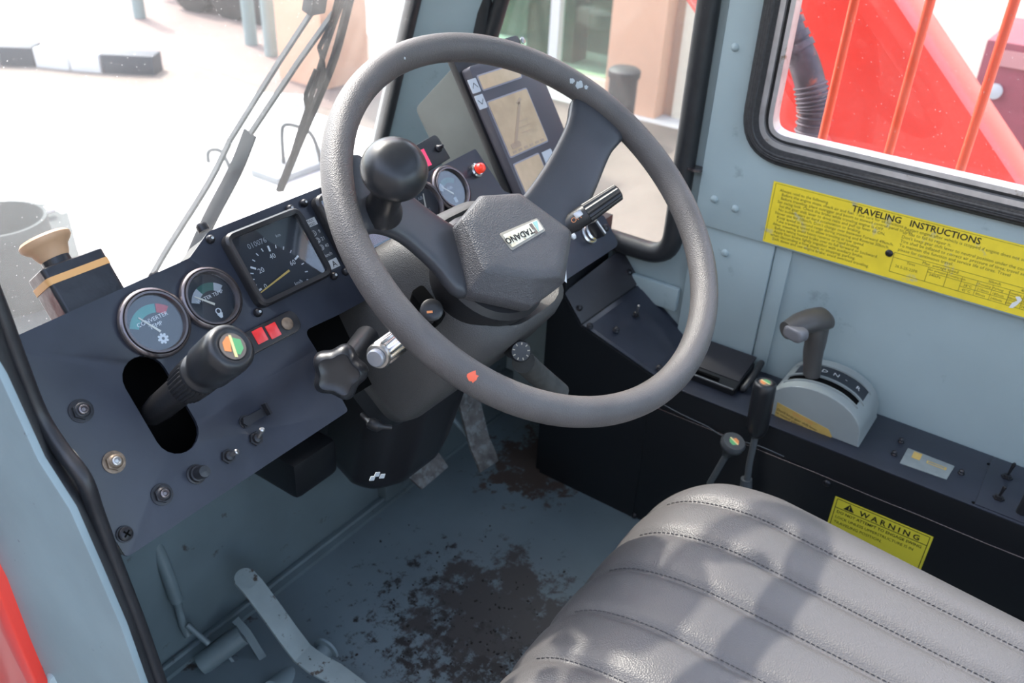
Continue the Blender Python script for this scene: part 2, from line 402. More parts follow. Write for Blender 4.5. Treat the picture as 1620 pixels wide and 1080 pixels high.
# window seals and frames
def ring2(bm, poly, xs, prof, off=0):
    """sweep profile (outward in plane, along +X) round a closed y/z polygon"""
    n = len(poly); A = area(poly); rings = []
    for i in range(n):
        a, p, c = V(poly[i-1]), V(poly[i]), V(poly[(i+1) % n])
        t = ((p-a).normalized()+(c-p).normalized()).normalized(); nn = V((t.y, -t.x))*(1 if A > 0 else -1)
        rings.append([(xs+b_, p.x+nn.x*(a_+off), p.y+nn.y*(a_+off)) for a_, b_ in prof])
    loft(bm, rings, closed=True)
oval = lambda ra, rb, n=12: [(ra*math.cos(2*PI*i/n), rb*math.sin(2*PI*i/n)) for i in range(n)]
sq = lambda a, b_: [(-a, -b_), (a, -b_), (a, b_), (-a, b_)]
win = obj('window_1', (lambda bm: (ring2(bm, rwin, XW-.016, oval(.013, .012), 0), bm)[1])(nb()), M_braid, kind='structure')
b = nb(); ring2(b, rwin, XW-.008, sq(.004, .012), -.016); obj('frame_channel', b, M_alu, win)
b = nb(); ring2(b, rwin, XW-.002, sq(.003, .010), -.023); obj('glass_seal', b, M_rubber, win)
b = nb(); ring2(b, rwin, XW-.006, sq(.0035, .013), -.030); obj('inner_channel', b, M_alu, win)
b = nb(); prism(b, YZ, [(-.60, .695), (.43, .695), (.43, 1.36), (-.60, 1.36)], XW+.006, XW+.010); obj('pane', b, glass('clear_glass', (.96, .97, .97), .6, .004), win)
win2 = obj('window_2', (lambda bm: (ring2(bm, qwin, XW-.006, oval(.018, .019), -.002), bm)[1])(nb()), M_rubber, kind='structure')
b = nb(); prism(b, YZ, qwin, XW+.006, XW+.010); obj('pane', b, glass('dusty_glass', (.90, .93, .92), 1.0, .03, (.9, .9, .85), 6), win2)
b = nb(); p = onx(1101, 265, XW-.006); tube(b, [p+V((0, 0, -.002)), p+V((0, 0, .002))], .0172, 16); obj('seal_joint', b, M_bezel, win2)
# corner post between windscreen and right window
WN = V((0, .951, .309)); WP = V((0, 1.05, H-.40))         # windscreen plane
def wy(z): return 1.05 - (z-(H-.40))*.325
b = nb()
loft(b, [[(1.185, wy(z)+.01, z), (1.30, wy(z)-.085, z), (1.335, wy(z)-.085, z), (1.335, wy(z)+.03, z), (1.20, wy(z)+.045, z)] for z in (.30, 1.58)])
struct('trim_7', b, M_paint, bevel=.004)
b = nb(); tube(b, [(1.183, wy(z)+.008, z) for z in (.38, 1.55)], .0135, 12); struct('trim_8', b, M_rubber)
b = nb(); tube(b, [(1.296, wy(z)-.092, z) for z in (.42, 1.55)], .0135, 12); struct('trim_9', b, M_rubber)
# windscreen
WF = Fr(WP, (1, 0, 0), (0, -.309, .951))
b = nb(); prism(b, WF, [(.20, -.42), (1.185, -.42), (1.185, .88), (.20, .88)], -.003, .003)
wind = obj('window_3', b, glass('windscreen_glass', (.93, .945, .94), 1.0, .022, (1, 1, 1), 3), kind='structure')
b = nb(); tube(b, [WF.p(.19, -.43), WF.p(1.2, -.43)], .016, 10); obj('screen_seal', b, M_rubber, wind)
# front left, roof, rear, left pillar (behind the camera's view, they shade the cab)
b = nb(); prism(b, Fr((0, 0, 1.56), (1, 0, 0), (0, 1, 0)), [(.19, -.82), (1.34, -.82), (1.34, .80), (.19, .80)], 0, .04, [rrect(.34, 1.18, -.62, .0, .05)]); struct('ceiling', b, M_paint)
b = nb(); prism(b, Fr((0, 0, 1.585), (1, 0, 0), (0, 1, 0)), rrect(.33, 1.19, -.63, .01, .05), 0, .005); struct('window_5', b, glass('roof_glass', (.85, .88, .88), .5, 0))
XZ = Fr((0, 0, 0), (1, 0, 0), (0, 0, 1))
b = nb(); prism(b, XZ, [(.22, -.03), (1.33, -.03), (1.33, 1.58), (.22, 1.58)], .80, .83, [rrect(.36, 1.20, .70, 1.45, .05)]); struct('wall_back', b, M_paint)
b = nb(); prism(b, XZ, rrect(.36, 1.20, .70, 1.45, .05), .812, .816); struct('window_4', b, glass('rear_glass', (.93, .95, .95), .5, 0))
b = nb(); wbox(b, .235, 1.33, .89, 1.19, .27, .30); struct('trim_10', b, M_blk)
b = nb(); wbox(b, .265, 1.299, .765, .905, .528, .540); struct('trim_13', b, M_blk)  # hidden shelf added to keep windscreen light out of the footwell
b = nb(); prism(b, YZ, [(.52, -.02), (.90, -.02), (1.13, .43), (.79, 1.56), (.71, 1.56), (1.02, .70)], .262, .275); struct('wall_left', b, M_foot)

# ---- door opening: sill plate, seals, red skin
XD = .236
outer_c = [(-60, 400), (0, 578), (60, 715), (110, 795), (148, 880), (190, 980), (225, 1078), (262, 1190), (320, 1400)]
inner_c = [(-60, 340), (0, 493), (30, 575), (62, 655), (95, 708), (132, 757), (152, 812), (180, 888), (218, 985), (251, 1078), (290, 1190), (350, 1400)]
b = nb(); tube(b, [onx(x, y, XD+.004) for x, y in outer_c], .0098, 14, sm=5)
seal = obj('door_seal', b, M_rubber, label='thick smooth black rubber seal along the door opening edge', cat='door seal')
b = nb(); tube(b, [onx(x, y, .252) for x, y in inner_c], .0066, 12, sm=6)
obj('piping_seal', b, M_fluted, label='thin wrinkled black vinyl piping beside the instrument panel', cat='door seal')
b = nb(); tube(b, [onx(x, y, .258) for x, y in ((70, 660), (90, 694), (113, 716), (133, 745), (141, 768))], .0028, 8, sm=4)
obj('backing_strip', b, M_beige, label='sliver of pale backing strip showing between piping and panel', cat='trim strip')
pl = [YZ.uv(0, 0)]
def yz(x, y, xx): p = onx(x, y, xx); return (p.y, p.z)
poly = [yz(*q, XD) for q in ((-90, 420), (12, 590), (72, 722), (122, 800), (160, 887), (202, 985), (237, 1085), (274, 1195), (330, 1400), (130, 1400), (70, 1085), (40, 1010), (0, 912), (-120, 700))]
b = nb(); prism(b, YZ, poly, XD-.006, XD); jamb = struct('door_1', b, M_paint2, bevel=.001)
b = nb(); k = [onx(x, y, XD-.012) for x, y in ((-140, 650), (0, 918), (36, 1012), (70, 1092), (130, 1400))]
sec = []
for p in k: sec.append([p+V((.010, -.003, .0)), p+V((-.004, .001, .0)), p+V((-.008, .012, .0)), p+V((-.004, .040, .0)), p+V((.004, .16, .0)), p+V((.012, .16, .0))])
loft(b, sec); obj('outer_skin', b, M_redpaint, jamb, bevel=.002, label='glossy red outer cab skin')
b = nb(); lathe(b, axis_frame(onx(96, 1072, XD), (-.5, -1, .3)), [(.012, -.02), (.012, .004), (.010, .007), (0, .007)], 20)
obj('hinge_pin', b, M_paint, jamb, label='grey painted hinge end')

b = nb(); wbox(b, -.62, .185, .90, .93, -.1, .62); dl_ = obj('added_door', b, M_paint2, kind='structure', bevel=.004)  # unseen open door leaf, added to keep sky light off the jamb
b = nb(); wbox(b, -.62, .185, .905, .925, .62, 1.5); obj('added_door_pane', b, mat('dark_tinted_sheet', (.05, .06, .06), .2), dl_)
b = nb(); wbox(b, -3.6, -3.4, -6, 9, GZ, 3.2); struct('added_sky_blocker', b, mat('sky_blocker_wall', (.30, .28, .25), .8))  # unseen wall added to block the low sky on the left

# ================================================================ DASHBOARD
FD = Fr((.39, .654, H-.421), (1, 0, 0), (0, .6, .8))
def D(px, py, h=0): return FD.uv(px, py, h)
dash = thing('dashboard', 'dark blue-black instrument panel with round gauges and speedometer behind the steering wheel', 'dashboard', (.39, .60, .55))
X0 = .39
outl = [(-.130, .034), D(300, 408), D(330, 366), D(505, 297), (.35, .060), (.36, .030), D(700, 262), D(752, 235), D(797, 302), (.60, -.085), D(955, 340), D(980, 387), D(895, 443),
        (.50, -.172), (.50, -.072), D(537, 497), D(481, 523), D(500, 553), D(551, 650), D(200, 882)]
outl[0] = (D(30, 533)[0]-.02, D(30, 533)[1]+.001)
outl[-1] = (D(200, 882)[0]-.0, D(200, 882)[1])
outl = rpoly(outl, [.002, .012, .012, .01, .01, .01, .01, .004, .01, .01, .008, .012, .004, .01, .01, .008, .008, .004, .004, .004], 4)
s0 = D(214, 590); s1 = D(276, 696); rs = .0205
slot = [(s0[0]+.006+rs*math.cos(a), s0[1]-.008+rs*math.sin(a)) for a in [i*PI/10 for i in range(11)]] + [(s0[0]+.006+rs*math.cos(a), s1[1]+.006+rs*math.sin(a)) for a in [PI+i*PI/10 for i in range(11)]]
b = nb(); prism(b, FD, outl, -.004, 0, [slot])
obj('front_panel', b, M_dash, dash, bevel=.0022, seg=3)
# folded edge and dark body behind
b = nb(); 
inner = outl
c0 = V((sum(p[0] for p in outl)/len(outl), 0))
prism(b, FD, [(-.105, -.155), (.50, -.165), (.68, -.165), (.67, -.12), (.53, -.05), (.49, .012), (.34, .02), (.33, .040), (.10, .045), (.075, .028), (-.105, .020)], -.055, -.045)
obj('rear_cover', b, M_blkdeep, dash)
b = nb(); n_ = len(outl); rr = []
A = area(outl)
for i in range(n_):
    a, p, c_ = V(outl[i-1]), V(outl[i]), V(outl[(i+1) % n_]); t = ((p-a).normalized()+(c_-p).normalized()).normalized()
    nn = V((t.y, -t.x))*(1 if A > 0 else -1)
    q = p - nn*.0022; q2 = p - nn*.006
    rr.append([FD.p(q.x, q.y, -.0042), FD.p(q.x, q.y, -.045), FD.p(q2.x, q2.y, -.045), FD.p(q2.x, q2.y, -.0042)])
loft(b, rr, closed=True); obj('side_flange', b, M_blk, dash)

def gauge(name, px, py, r, face_items, label):
    u, v = D(px, py)
    f = FD.at(u, v, 0)
    t = bpy.data.objects.new(name, None)
    b = nb(); lathe(b, f, [(r*1.0, 0), (r*1.03, .003), (r*1.0, .0065), (r*.93, .0075), (r*.91, .006), (r*.89, .0085), (r*.83, .0085), (r*.79, .004), (r*.79, .0012), (0, .0012)], 48)
    g = obj(name, b, M_bezel, dash, label=label, smooth=60)
    b = nb(); lathe(b, f, [(r*.785, .0013), (r*.785, .0018)], 40); obj('dial', b, M_face, g)
    face_items(f, r*.78, g)
    b = nb(); lathe(b, f, [(r*.80, .0042), (r*.80, .0046)], 40); obj('dial_glass', b, M_dialglass, g)
    return g
def arc(bm, f, r0, r1, a0, a1, h=.0022, n=12):
    pts = [(r0*math.cos(math.radians(a0+(a1-a0)*i/n)), r0*math.sin(math.radians(a0+(a1-a0)*i/n))) for i in range(n+1)]
    pts += [(r1*math.cos(math.radians(a1+(a0-a1)*i/n)), r1*math.sin(math.radians(a1+(a0-a1)*i/n))) for i in range(n+1)]
    prism(bm, f, pts, h-.0003, h)
def needle(bm, f, cx, cy, x1, y1, w=.0011, h=.0036):
    d = V((x1-cx, y1-cy)).normalized(); p = V((-d.y, d.x))
    prism(bm, f, [(cx+p.x*w, cy+p.y*w), (cx-p.x*w, cy-p.y*w), (x1-p.x*w*.5, y1-p.y*w*.5), (x1+p.x*w*.5, y1+p.y*w*.5)], h-.0006, h)
def face_conv(f, r, g):
    b = nb(); arc(b, f.at(0, -.35*r), .72*r, 1.05*r, 70, 150); obj('green_band', b, M_green, g)
    b = nb(); arc(b, f.at(0, -.35*r), .72*r, 1.05*r, 42, 68); obj('red_band', b, M_red, g)
    b = nb(); text(b, f, 'CONVERTER', .22*r, 0, .08*r, .0023, 'CENTER'); text(b, f, 'TEMP', .22*r, 0, -.16*r, .0023, 'CENTER')
    for i in range(8): a = i*PI/4; prism(b, f.at(.0+.16*r*math.cos(a), -.62*r+.16*r*math.sin(a)), circ(0, 0, .05*r, 6), .0019, .0023)
    prism(b, f.at(0, -.62*r), circ(0, 0, .14*r, 16), .0019, .0023, [circ(0, 0, .06*r, 10)]); obj('print', b, M_white, g)
    b = nb(); needle(b, f, .02*r, -.36*r, -.45*r, .40*r); obj('needle', b, M_needle, g)
def face_water(f, r, g):
    b = nb(); arc(b, f.at(0, -.30*r), .62*r, .95*r, 62, 112); obj('green_band', b, M_greend, g)
    b = nb(); arc(b, f.at(0, -.30*r), .62*r, .95*r, 38, 62); arc(b, f.at(0, -.30*r), .62*r, .95*r, 112, 152); obj('white_band', b, M_greyprint, g)
    b = nb(); text(b, f, 'WATER TEMP', .21*r, 0, .02*r, .0023, 'CENTER')
    prism(b, f.at(.02*r, -.58*r), circ(0, 0, .13*r, 16), .0019, .0023, [circ(0, 0, .09*r, 12)]); prism(b, f.at(.02*r, -.78*r), [(-.13*r, .1*r), (.13*r, .1*r), (.05*r, -.1*r), (-.05*r, -.1*r)], .0019, .0023)
    obj('print', b, M_white, g)
    b = nb(); needle(b, f, 0, -.28*r, -.62*r, .32*r); obj('needle', b, M_needle, g)
def face_fuel(f, r, g):
    b = nb(); arc(b, f.at(0, -.30*r), .66*r, .95*r, 50, 120); obj('green_band', b, M_greend, g)
    b = nb(); arc(b, f.at(0, -.30*r), .66*r, .95*r, 122, 150); prism(b, f.at(0, -.62*r), [(-.12*r, -.16*r), (.10*r, -.16*r), (.10*r, .14*r), (-.12*r, .14*r)], .0019, .0023); text(b, f, 'FUEL', .2*r, 0, .0, .0023, 'CENTER'); obj('print', b, M_greyprint, g)
    b = nb(); needle(b, f, 0, -.30*r, -.6*r, .30*r); obj('needle', b, M_needle, g)
def face_air(f, r, g):
    b = nb(); text(b, f, 'AIR', .26*r, 0, .25*r, .0023, 'CENTER'); text(b, f, 'PRESS', .24*r, 0, -.45*r, .0023, 'CENTER'); obj('print', b, M_greyprint, g)
    b = nb(); needle(b, f, 0, -.2*r, .3*r, .5*r); obj('needle', b, M_needle, g)
gauge('converter_gauge', 243, 512, .0325, face_conv, 'round converter temperature gauge with teal and red arc')
gauge('water_gauge', 332, 473, .0305, face_water, 'round water temperature gauge with dark green arc')
gauge('fuel_gauge', 711, 300, .0300, face_fuel, 'round fuel gauge beside the red lamp')
gauge('pressure_gauge', 668, 324, .0300, face_air, 'round gauge half hidden behind the wheel spoke')

def square_meter(name, u0, u1, v0, v1, red, label):
    f = FD
    b = nb()
    o = rrect(u0, u1, v0, v1, .012); i = rrect(u0+.0065, u1-.0065, v0+.0065, v1-.0065, .004)
    o2 = rrect(u0+.002, u1-.002, v0+.002, v1-.002, .011)
    loft(b, [[f.p(*q, 0) for q in o], [f.p(*q, .009) for q in o], [f.p(*q, .0115) for q in o2], [f.p(*q, .0105) for q in i], [f.p(*q, .002) for q in i]], cap0=False, cap1=True)
    g = obj(name, b, M_plast if not red else M_plast, dash, label=label)
    b = nb(); prism(b, f, i, .0022, .0028); obj('dial', b, M_face, g)
    return g, i
sp, i_ = square_meter('speedometer', .492-X0, .592-X0, -.0315, .0495, False, 'square speedometer reading zero with yellow needle')
cu, cv = .0, .0
cu = (D(419, 470)[0]); cv = D(419, 470)[1]
# dial centre: middle of the face; ticks around
cc = ((.492+.592)/2-X0, -.004)
fS = FD.at(cc[0], cc[1], .0)
b = nb(); R_ = .0335
fD = FD.at(D(435, 425)[0], D(435, 425)[1])
def spk(v_):
    ks = ((0, 187), (20, 142), (40, 83), (60, 20), (80, -45))
    for (a, x), (c, y) in zip(ks, ks[1:]):
        if a <= v_ <= c: return math.radians(x+(y-x)*(v_-a)/(c-a))
fD = FD.at(.1440, -.0095)
for k_ in range(0, 17):
    sp_ = k_*5; a = spk(sp_); big = sp_ % 20 == 0; r0 = R_*(.82 if big else .90)
    d = V((math.cos(a), math.sin(a))); p = V((-d.y, d.x))*(.0010 if big else .0005)
    if d.x*R_ > .040 or d.y*R_ < -.021: continue
    q0 = d*r0; q1 = d*R_
    prism(b, fD, [tuple(q0+p), tuple(q0-p), tuple(q1-p), tuple(q1+p)], .0026, .0031)
for s_ in (0, 20, 40, 60):
    a = spk(s_); rr_ = R_*.66
    text(b, fD, str(s_), .0074, rr_*math.cos(a), rr_*math.sin(a)-.0026, .0032, 'CENTER')
text(b, fD, 'km/h', .0052, .0155, -.0150, .0032, 'CENTER')
obj('print', b, M_white, sp)
b = nb(); text(b, FD, '010076', .0080, D(392, 396)[0]-.0005, D(392, 396)[1]+.0, .0032); text(b, FD, 'km', .0052, D(436, 377)[0]-.001, D(436, 377)[1], .0032)
obj('odometer_digits', b, M_greyprint, sp)
b = nb(); q = D(412, 463, .005); q2 = D(457, 428, .005); needle(b, FD, q2[0], q2[1], q[0], q[1], .0011, .0062); obj('needle', b, M_needley, sp)
b = nb(); prism(b, FD, i_, .0078, .0082); obj('dial_glass', b, M_dialglass, sp)
tc, i2 = square_meter('warning_meter', .614-X0, .722-X0, -.0315, .052, True, 'square meter with red face mostly hidden by the wheel rim')
b = nb(); prism(b, FD, [(i2[0][0]+.003, -.022), (.722-X0-.010, -.022), (.722-X0-.010, .042), (.614-X0+.010, .042)], .0029, .0033); obj('red_face', b, mat('dull_red_face', (.20, .05, .05), .4), tc)
b = nb(); prism(b, FD, i2, .0078, .0082); obj('dial_glass', b, M_dialglass, tc)
# max speed plate
p0, p1, p2, p3 = D(486, 352), D(512, 338), D(546, 412), D(522, 430)
b = nb(); prism(b, FD, [(.5945-X0, .034), (.611-X0, .034), (.611-X0, -.028), (.5945-X0, -.028)], .0002, .0008); pm = obj('speed_plate', b, M_face, dash, label='small black plate of maximum gear speeds in white print')
b = nb(); ff = FD.at(.5945-X0, .034)
prism(b, ff, [(.001, -.001), (.0155, -.001), (.0155, -.0095), (.001, -.0095)], .0009, .0012)
for j, s_ in enumerate(('1   9', '2  21', '3  40')):
    text(b, ff, s_, .0055, .0035, -.019-j*.0085, .0014)
    prism(b, ff.at(.0045, -.017-j*.0085), circ(0, 0, .0032, 14), .0009, .0012, [circ(0, 0, .0027, 12)])
text(b, ff, 'km/h', .0052, .003, -.0455, .0014); prism(b, ff, [(.002, -.050), (.0155, -.050), (.0155, -.060), (.002, -.060)], .0009, .0012); obj('print', b, M_greyprint, pm)
b = nb(); text(b, ff, 'MAX', .0046, .0025, -.0048, .0014); text(b, ff, 'SPEED', .0040, .0018, -.0088, .0014); obj('heading_print', b, M_ink, pm)
b = nb(); text(b, ff, 'A', .0095, .006, -.0585, .0014); obj('letter_mark', b, M_ink, pm)

# warning light bar
a0 = V(D(453, 512)); a1 = V((a0.x-.082, a0.y-.002))
fb = FD.at(a0.x, a0.y, 0)
b = nb(); prism(b, fb, rpoly([(.011, .011), (-.085, .0105), (-.085, -.0125), (.011, -.012)], [.0105, .004, .004, .0105], 6), 0, .0085); wl = obj('warning_light_bar', b, M_plast, dash, bevel=.002, label='narrow warning light bar with two red windows')
for k_, (px, py) in enumerate(((411, 531), (432, 523))):
    q = D(px, py, .0085)
    b = nb(); prism(b, FD.at(q[0], q[1]), rrect(-.0063, .0063, -.0072, .0072, .001), .0083, .0094); obj('red_window', b, M_redlamp, wl, bevel=.0003)
q = D(454, 512, .0085)
b = nb(); lathe(b, FD.at(*q), [(.0065, .008), (.0065, .0098), (.0045, .0108), (0, .0108)], 20); obj('mounting_screw', b, M_rust, wl)
# folded lamp, rotary switch on the right
def on_dash(px, py, prof, m, name, label=None, n=24, rot=0):
    b = nb(); lathe(b, FD.at(*D(px, py)), prof, n); return obj(name, b, m, dash, label=label)
lp = on_dash(751, 271, [(.0095, 0), (.0095, .005), (.0075, .0065), (.0075, .008)], M_chrome, 'lamp_holder')
b = nb(); lathe(b, FD.at(*D(751, 271)), [(.0068, .008), (.0068, .012), (.0055, .0155), (.0025, .0172), (0, .0175)], 20); obj('lamp_cap', b, M_redlit, lp, label='lit red indicator cap')
rs_ = on_dash(930, 369, [(.0165, 0), (.0165, .004), (.0145, .0055), (.0135, .0055), (.0135, .010), (.011, .0115), (.009, .0115)], M_chrome, 'rotary_switch', 'chrome ringed rotary switch with black bar handle')
b = nb(); box(b, FD.at(*D(930, 369), .010, .25), -.0042, .0042, -.013, .013, 0, .016); obj('bar_handle', b, M_knob, rs_, bevel=.0018)
b = nb(); box(b, FD.at(*D(930, 369), .026, .25), -.0012, .0012, -.011, .011, 0, .0005); obj('pointer_line', b, M_white, rs_)
on_dash(906, 374, [(.0045, 0), (.0045, .0025), (.002, .004), (0, .0043)], M_white, 'white_button', n=16)
on_dash(957, 361, [(.0055, 0), (.0055, .003), (.004, .0045), (0, .005)], M_bolt, 'panel_screw', n=12)
# screws, nuts, switches on the left part
def washer_nut(px, py, r, stud=True, m=M_bolt, m2=M_steel, name='hex_nut'):
    u, v = D(px, py); f = FD.at(u, v)
    b = nb(); lathe(b, f, [(r*1.25, 0), (r*1.25, .0012), (r*.9, .0016)], 28)
    prism(b, f.at(0, 0, 0, .3), circ(0, 0, r, 6), .0014, .0050)
    lathe(b, f, [(r*.80, .005), (r*.62, .0062), (r*.58, .0062)], 24)
    g = obj(name, b, m, dash)
    b = nb(); lathe(b, f, [(r*.50, .005), (r*.50, .0078), (r*.36, .0086), (r*.34, .0086), (r*.2, .0070), (0, .0070)], 16); obj('stud', b, m2, g)
    return g
washer_nut(128, 650, .0082, m2=M_bezel); washer_nut(180, 731, .0078, m=M_rust, m2=M_steel); washer_nut(256, 782, .0078, m2=M_bezel)
u, v = D(197, 845); f = FD.at(u, v)
b = nb(); lathe(b, f, [(.0072, 0), (.0072, .0015), (.0060, .0016), (.0058, .004), (.0035, .0055), (0, .0057)], 20); g = obj('pan_screw', b, M_bolt, dash)
b = nb(); box(b, f.at(0, 0, 0, .5), -.0035, .0035, -.0007, .0007, .0052, .0061); box(b, f.at(0, 0, 0, .5+PI/2), -.0035, .0035, -.0007, .0007, .0052, .0061); obj('cross_slot', b, M_blkdeep, g)
u, v = D(310, 750); f = FD.at(u, v)
b = nb(); lathe(b, f, [(.0090, 0), (.0090, .0015), (.0075, .002), (.0072, .006), (.0055, .0065)], 24); g = obj('push_button', b, M_bolt, dash, label='black domed push button')
b = nb(); lathe(b, f, [(.0058, .006), (.0060, .016), (.0052, .0185), (0, .0192)], 24); obj('button_cap', b, M_knob, g)
def toggle(f, parent, L=.016, tilt=(.25, .3), r=.0070, m=M_bolt, lever=M_steel, name='toggle_switch', label=None):
    b = nb(); prism(b, f, circ(0, 0, r, 6), 0, .0032); lathe(b, f, [(r*.7, .003), (r*.6, .0062), (r*.35, .0068)], 16)
    g = obj(name, b, m, parent, label=label)
    d = (f.n + f.u*tilt[0] + f.v*tilt[1]).normalized(); p = f.p(0, 0, .005)
    b = nb(); tube(b, [p, p+d*L*.5, p+d*L*.9, p+d*L], [.0016, .0022, .0028, .0018], 12); obj('lever', b, lever, g)
    return g
toggle(FD.at(*D(360, 722)), dash, .010, (.5, .1)); toggle(FD.at(*D(404, 694)), dash, .013, (.3, .6))
b = nb(); u, v = D(388, 667); f = FD.at(u, v)
lathe(b, f, [(.0065, 0), (.0065, .001)], 20); prism(b, f, circ(0, 0, .005, 6), .001, .005); obj('hex_bolt', b, M_bolt, dash)
b = nb(); q = D(388, 668); q1 = D(430, 652)
f = FD.at(q[0], q[1]); L_ = .030
prism(b, f, [(-.004, -.004), (.028, -.004), (.028, -.0005), (.024, -.0005), (.024, .003), (.016, .004), (-.004, .004)], .0005, .0025); prism(b, f, [(.022, -.005), (.0245, -.005), (.0245, .007), (.022, .007)], .0025, .010)
obj('small_bracket', b, M_bolt, dash)
for px, py in ((332, 379), (458, 331), (407, 495), (527, 437), (480, 322), (546, 430)):
    b = nb(); lathe(b, FD.at(*D(px, py)), [(.0045, 0), (.0045, .002), (.0036, .0045), (.002, .0058), (0, .006)], 16)
    g = obj('cap_screw', b, M_bolt, dash)
    b = nb(); lathe(b, FD.at(*D(px, py)), [(.0015, .0058), (.0015, .0062)], 6); obj('hex_socket', b, M_chip, g)
for px, py in ((252, 433), (327, 354)):
    b = nb(); f = FD.at(D(px, py)[0], D(px, py)[1]-.004, -.010); lathe(b, Fr(f.o, f.u, -f.n), [(.006, 0), (.006, .006), (.004, .0085), (0, .009)], 14); obj('top_bolt', b, M_bolt, dash)

# ---- display box behind the panel
q = FD
fx = FD.at(0, 0, -.012)
pq = [fx.uv(x, y) for x, y in ((640, 247), (690, 213), (710, 243), (672, 275))]
b = nb(); prism(b, fx, rpoly([fx.uv(635, 243), fx.uv(690, 211), fx.uv(713, 250), fx.uv(655, 285)], [.003, .008, .002, .002]), -.03, 0)
db = obj('digital_readout', b, M_blk, bevel=.001, label='small black readout box with pink-red digits behind the instrument panel', cat='readout')
b = nb(); u, v = fx.uv(671, 249); box(b, fx.at(u, v), -.009, .005, -.012, .010, .0, .0015); obj('red_digits', b, mat('pink_red_digits', (.7, .03, .10), .3, emit=((1, .05, .15), .4)), db)
b = nb(); lathe(b, fx.at(*fx.uv(693, 235)), [(.005, 0), (.005, .002), (.003, .004), (.0018, .010), (0, .0104)], 16); obj('small_knob', b, M_bolt, db)

# ---- taped box with a tan button
fx = FD.at(0, 0, -.012)
u0, v0 = fx.uv(75, 443); u1, v1 = fx.uv(162, 391)
ub0, vb0 = fx.uv(104, 496)
vtop = fx.uv(162, 390)[1]; vb = .022
bxl = fx.uv(75, 443)[0]; bxr = fx.uv(163, 392)[0]
eb = thing('switch_box', 'black taped switch box with orange tape standing above the panel edge', 'switch box', fx.p(bxl+.03, vb, -.02))
b = nb(); prism(b, Fr(fx.p(0, 0), fx.u, -fx.n), rrect(bxl, bxr, 0, .042, .004), -0, 0.0001) if False else None
fbx = Fr(fx.p(0, vb, 0), fx.u, -fx.n)                    # cross-section frame, n along -v
b = nb(); rings = []
for h, ins in ((0, 0), (vtop-vb-.001, 0), (vtop-vb, .001)):
    rings.append([fx.p(a, vb+h, -c) for a, c in rrect(bxl+ins, bxr-ins, .0+ins, .040-ins, .005)])
loft(b, rings); obj('box_body', b, M_boxblk, eb)
tv = fx.uv(175, 409)[1]
b = nb(); loft(b, [[fx.p(a, tv+h, -c) for a, c in rrect(bxl-.0006, bxr+.0006, -.0006, .0406, .0055)] for h in (-.0032, .0032)]); obj('orange_tape', b, M_tape, eb)
ku = (bxl+bxr)/2-.006
fk = Fr(fx.p(ku, vtop, -.018), fx.u, fx.n)               # n = u x n -> -v ; use reversed
fk = Fr(fx.p(ku, vtop, -.018), fx.n, fx.u)
if fk.n.dot(fx.v) < 0: fk = Fr(fk.o, fx.u, fx.n)
fk = axis_frame(fx.p(ku, vtop, -.018), fx.v, (1, 0, 0))
b = nb(); lathe(b, fk, [(.0125, -.001), (.0125, .012)], 28); obj('button_stem', b, M_knob, eb)
b = nb(); lathe(b, fk, [(.0125, .007), (.0140, .010), (.0165, .0165), (.0200, .0195), (.0225, .0225), (.0228, .0255), (.0205, .0280), (.015, .0285), (0, .0280)], 36); obj('mushroom_button', b, M_wood, eb, label='tan mushroom push button')

# ================================================================ MONITOR
mo = onx(743, 110, .955)
FM = Fr(mo, (1, 0, 0), (0, .53, .85))
MP = lambda x, y, h=0: FM.uv(x, y, h)
mon = thing('load_display', 'dark load display with tan screens facing the seat, right of the gauges', 'display', FM.p(.07, -.14, -.03))
wR = MP(838, 62)[0]+.004; 
uR = .150
b = nb()
prism(b, FM, rpoly([(0, .004), (uR, .004), (uR, -.19), (0, -.19)], .006), -.016, 0); obj('front_panel', b, M_monface, mon, bevel=.0015)
b = nb(); prism(b, FM, rpoly([(-.004, .03), (uR+.004, .03), (uR+.004, -.193), (-.004, -.193)], .008), -.028, -.0165); obj('mounting_flange', b, M_plast, mon, bevel=.0015)
q0 = MP(718, 108, -.03); 
b = nb(); prism(b, Fr(FM.p(0, 0, 0), -FM.n, FM.v), [(.029, .012), (.125, .006), (.125, -.10), (.105, -.21), (.029, -.21)], -uR-.002, .002) if False else None
b = nb(); fside = Fr(FM.o, -FM.n, FM.v)
prism(b, fside, rpoly([(.029, .014), (.125, -.010), (.115, -.21), (.029, -.21)], [.002, .012, .01, .002]), -.004 if fside.n.x < 0 else .004, uR if fside.n.x > 0 else -uR)
obj('rear_housing', b, M_mongrey, mon, bevel=.003)
def mquad(name, pts, m, h=.0012, par=None, r=.003):
    b = nb(); prism(b, FM, rpoly(pts, r), 0, h); return obj(name, b, m, par or mon)
s_tl, s_tr, s_br, s_bl = MP(770, 163), MP(837, 137), MP(887, 200), MP(808, 248)
su0 = (s_tl[0]+s_bl[0])/2; su1 = su0+.092; sv1 = s_tl[1]; sv0 = s_bl[1]
def screen(name, u0, u1, v0, v1, label=None):
    b = nb(); prism(b, FM, rrect(u0-.002, u1+.002, v0-.002, v1+.002, .004), 0, .0008); g = obj(name, b, M_monline, mon, label=label)
    b = nb(); prism(b, FM, rrect(u0, u1, v0, v1, .0025), .0008, .0014); obj('screen_face', b, M_scr, g); return g
g = screen('main_screen', su0, su1, sv0, sv1, 'large tan screen with a faint drawing of a crane boom')
b = nb(); fs = FM.at(su0, sv0, .0015)
W_, H_ = su1-su0, sv1-sv0
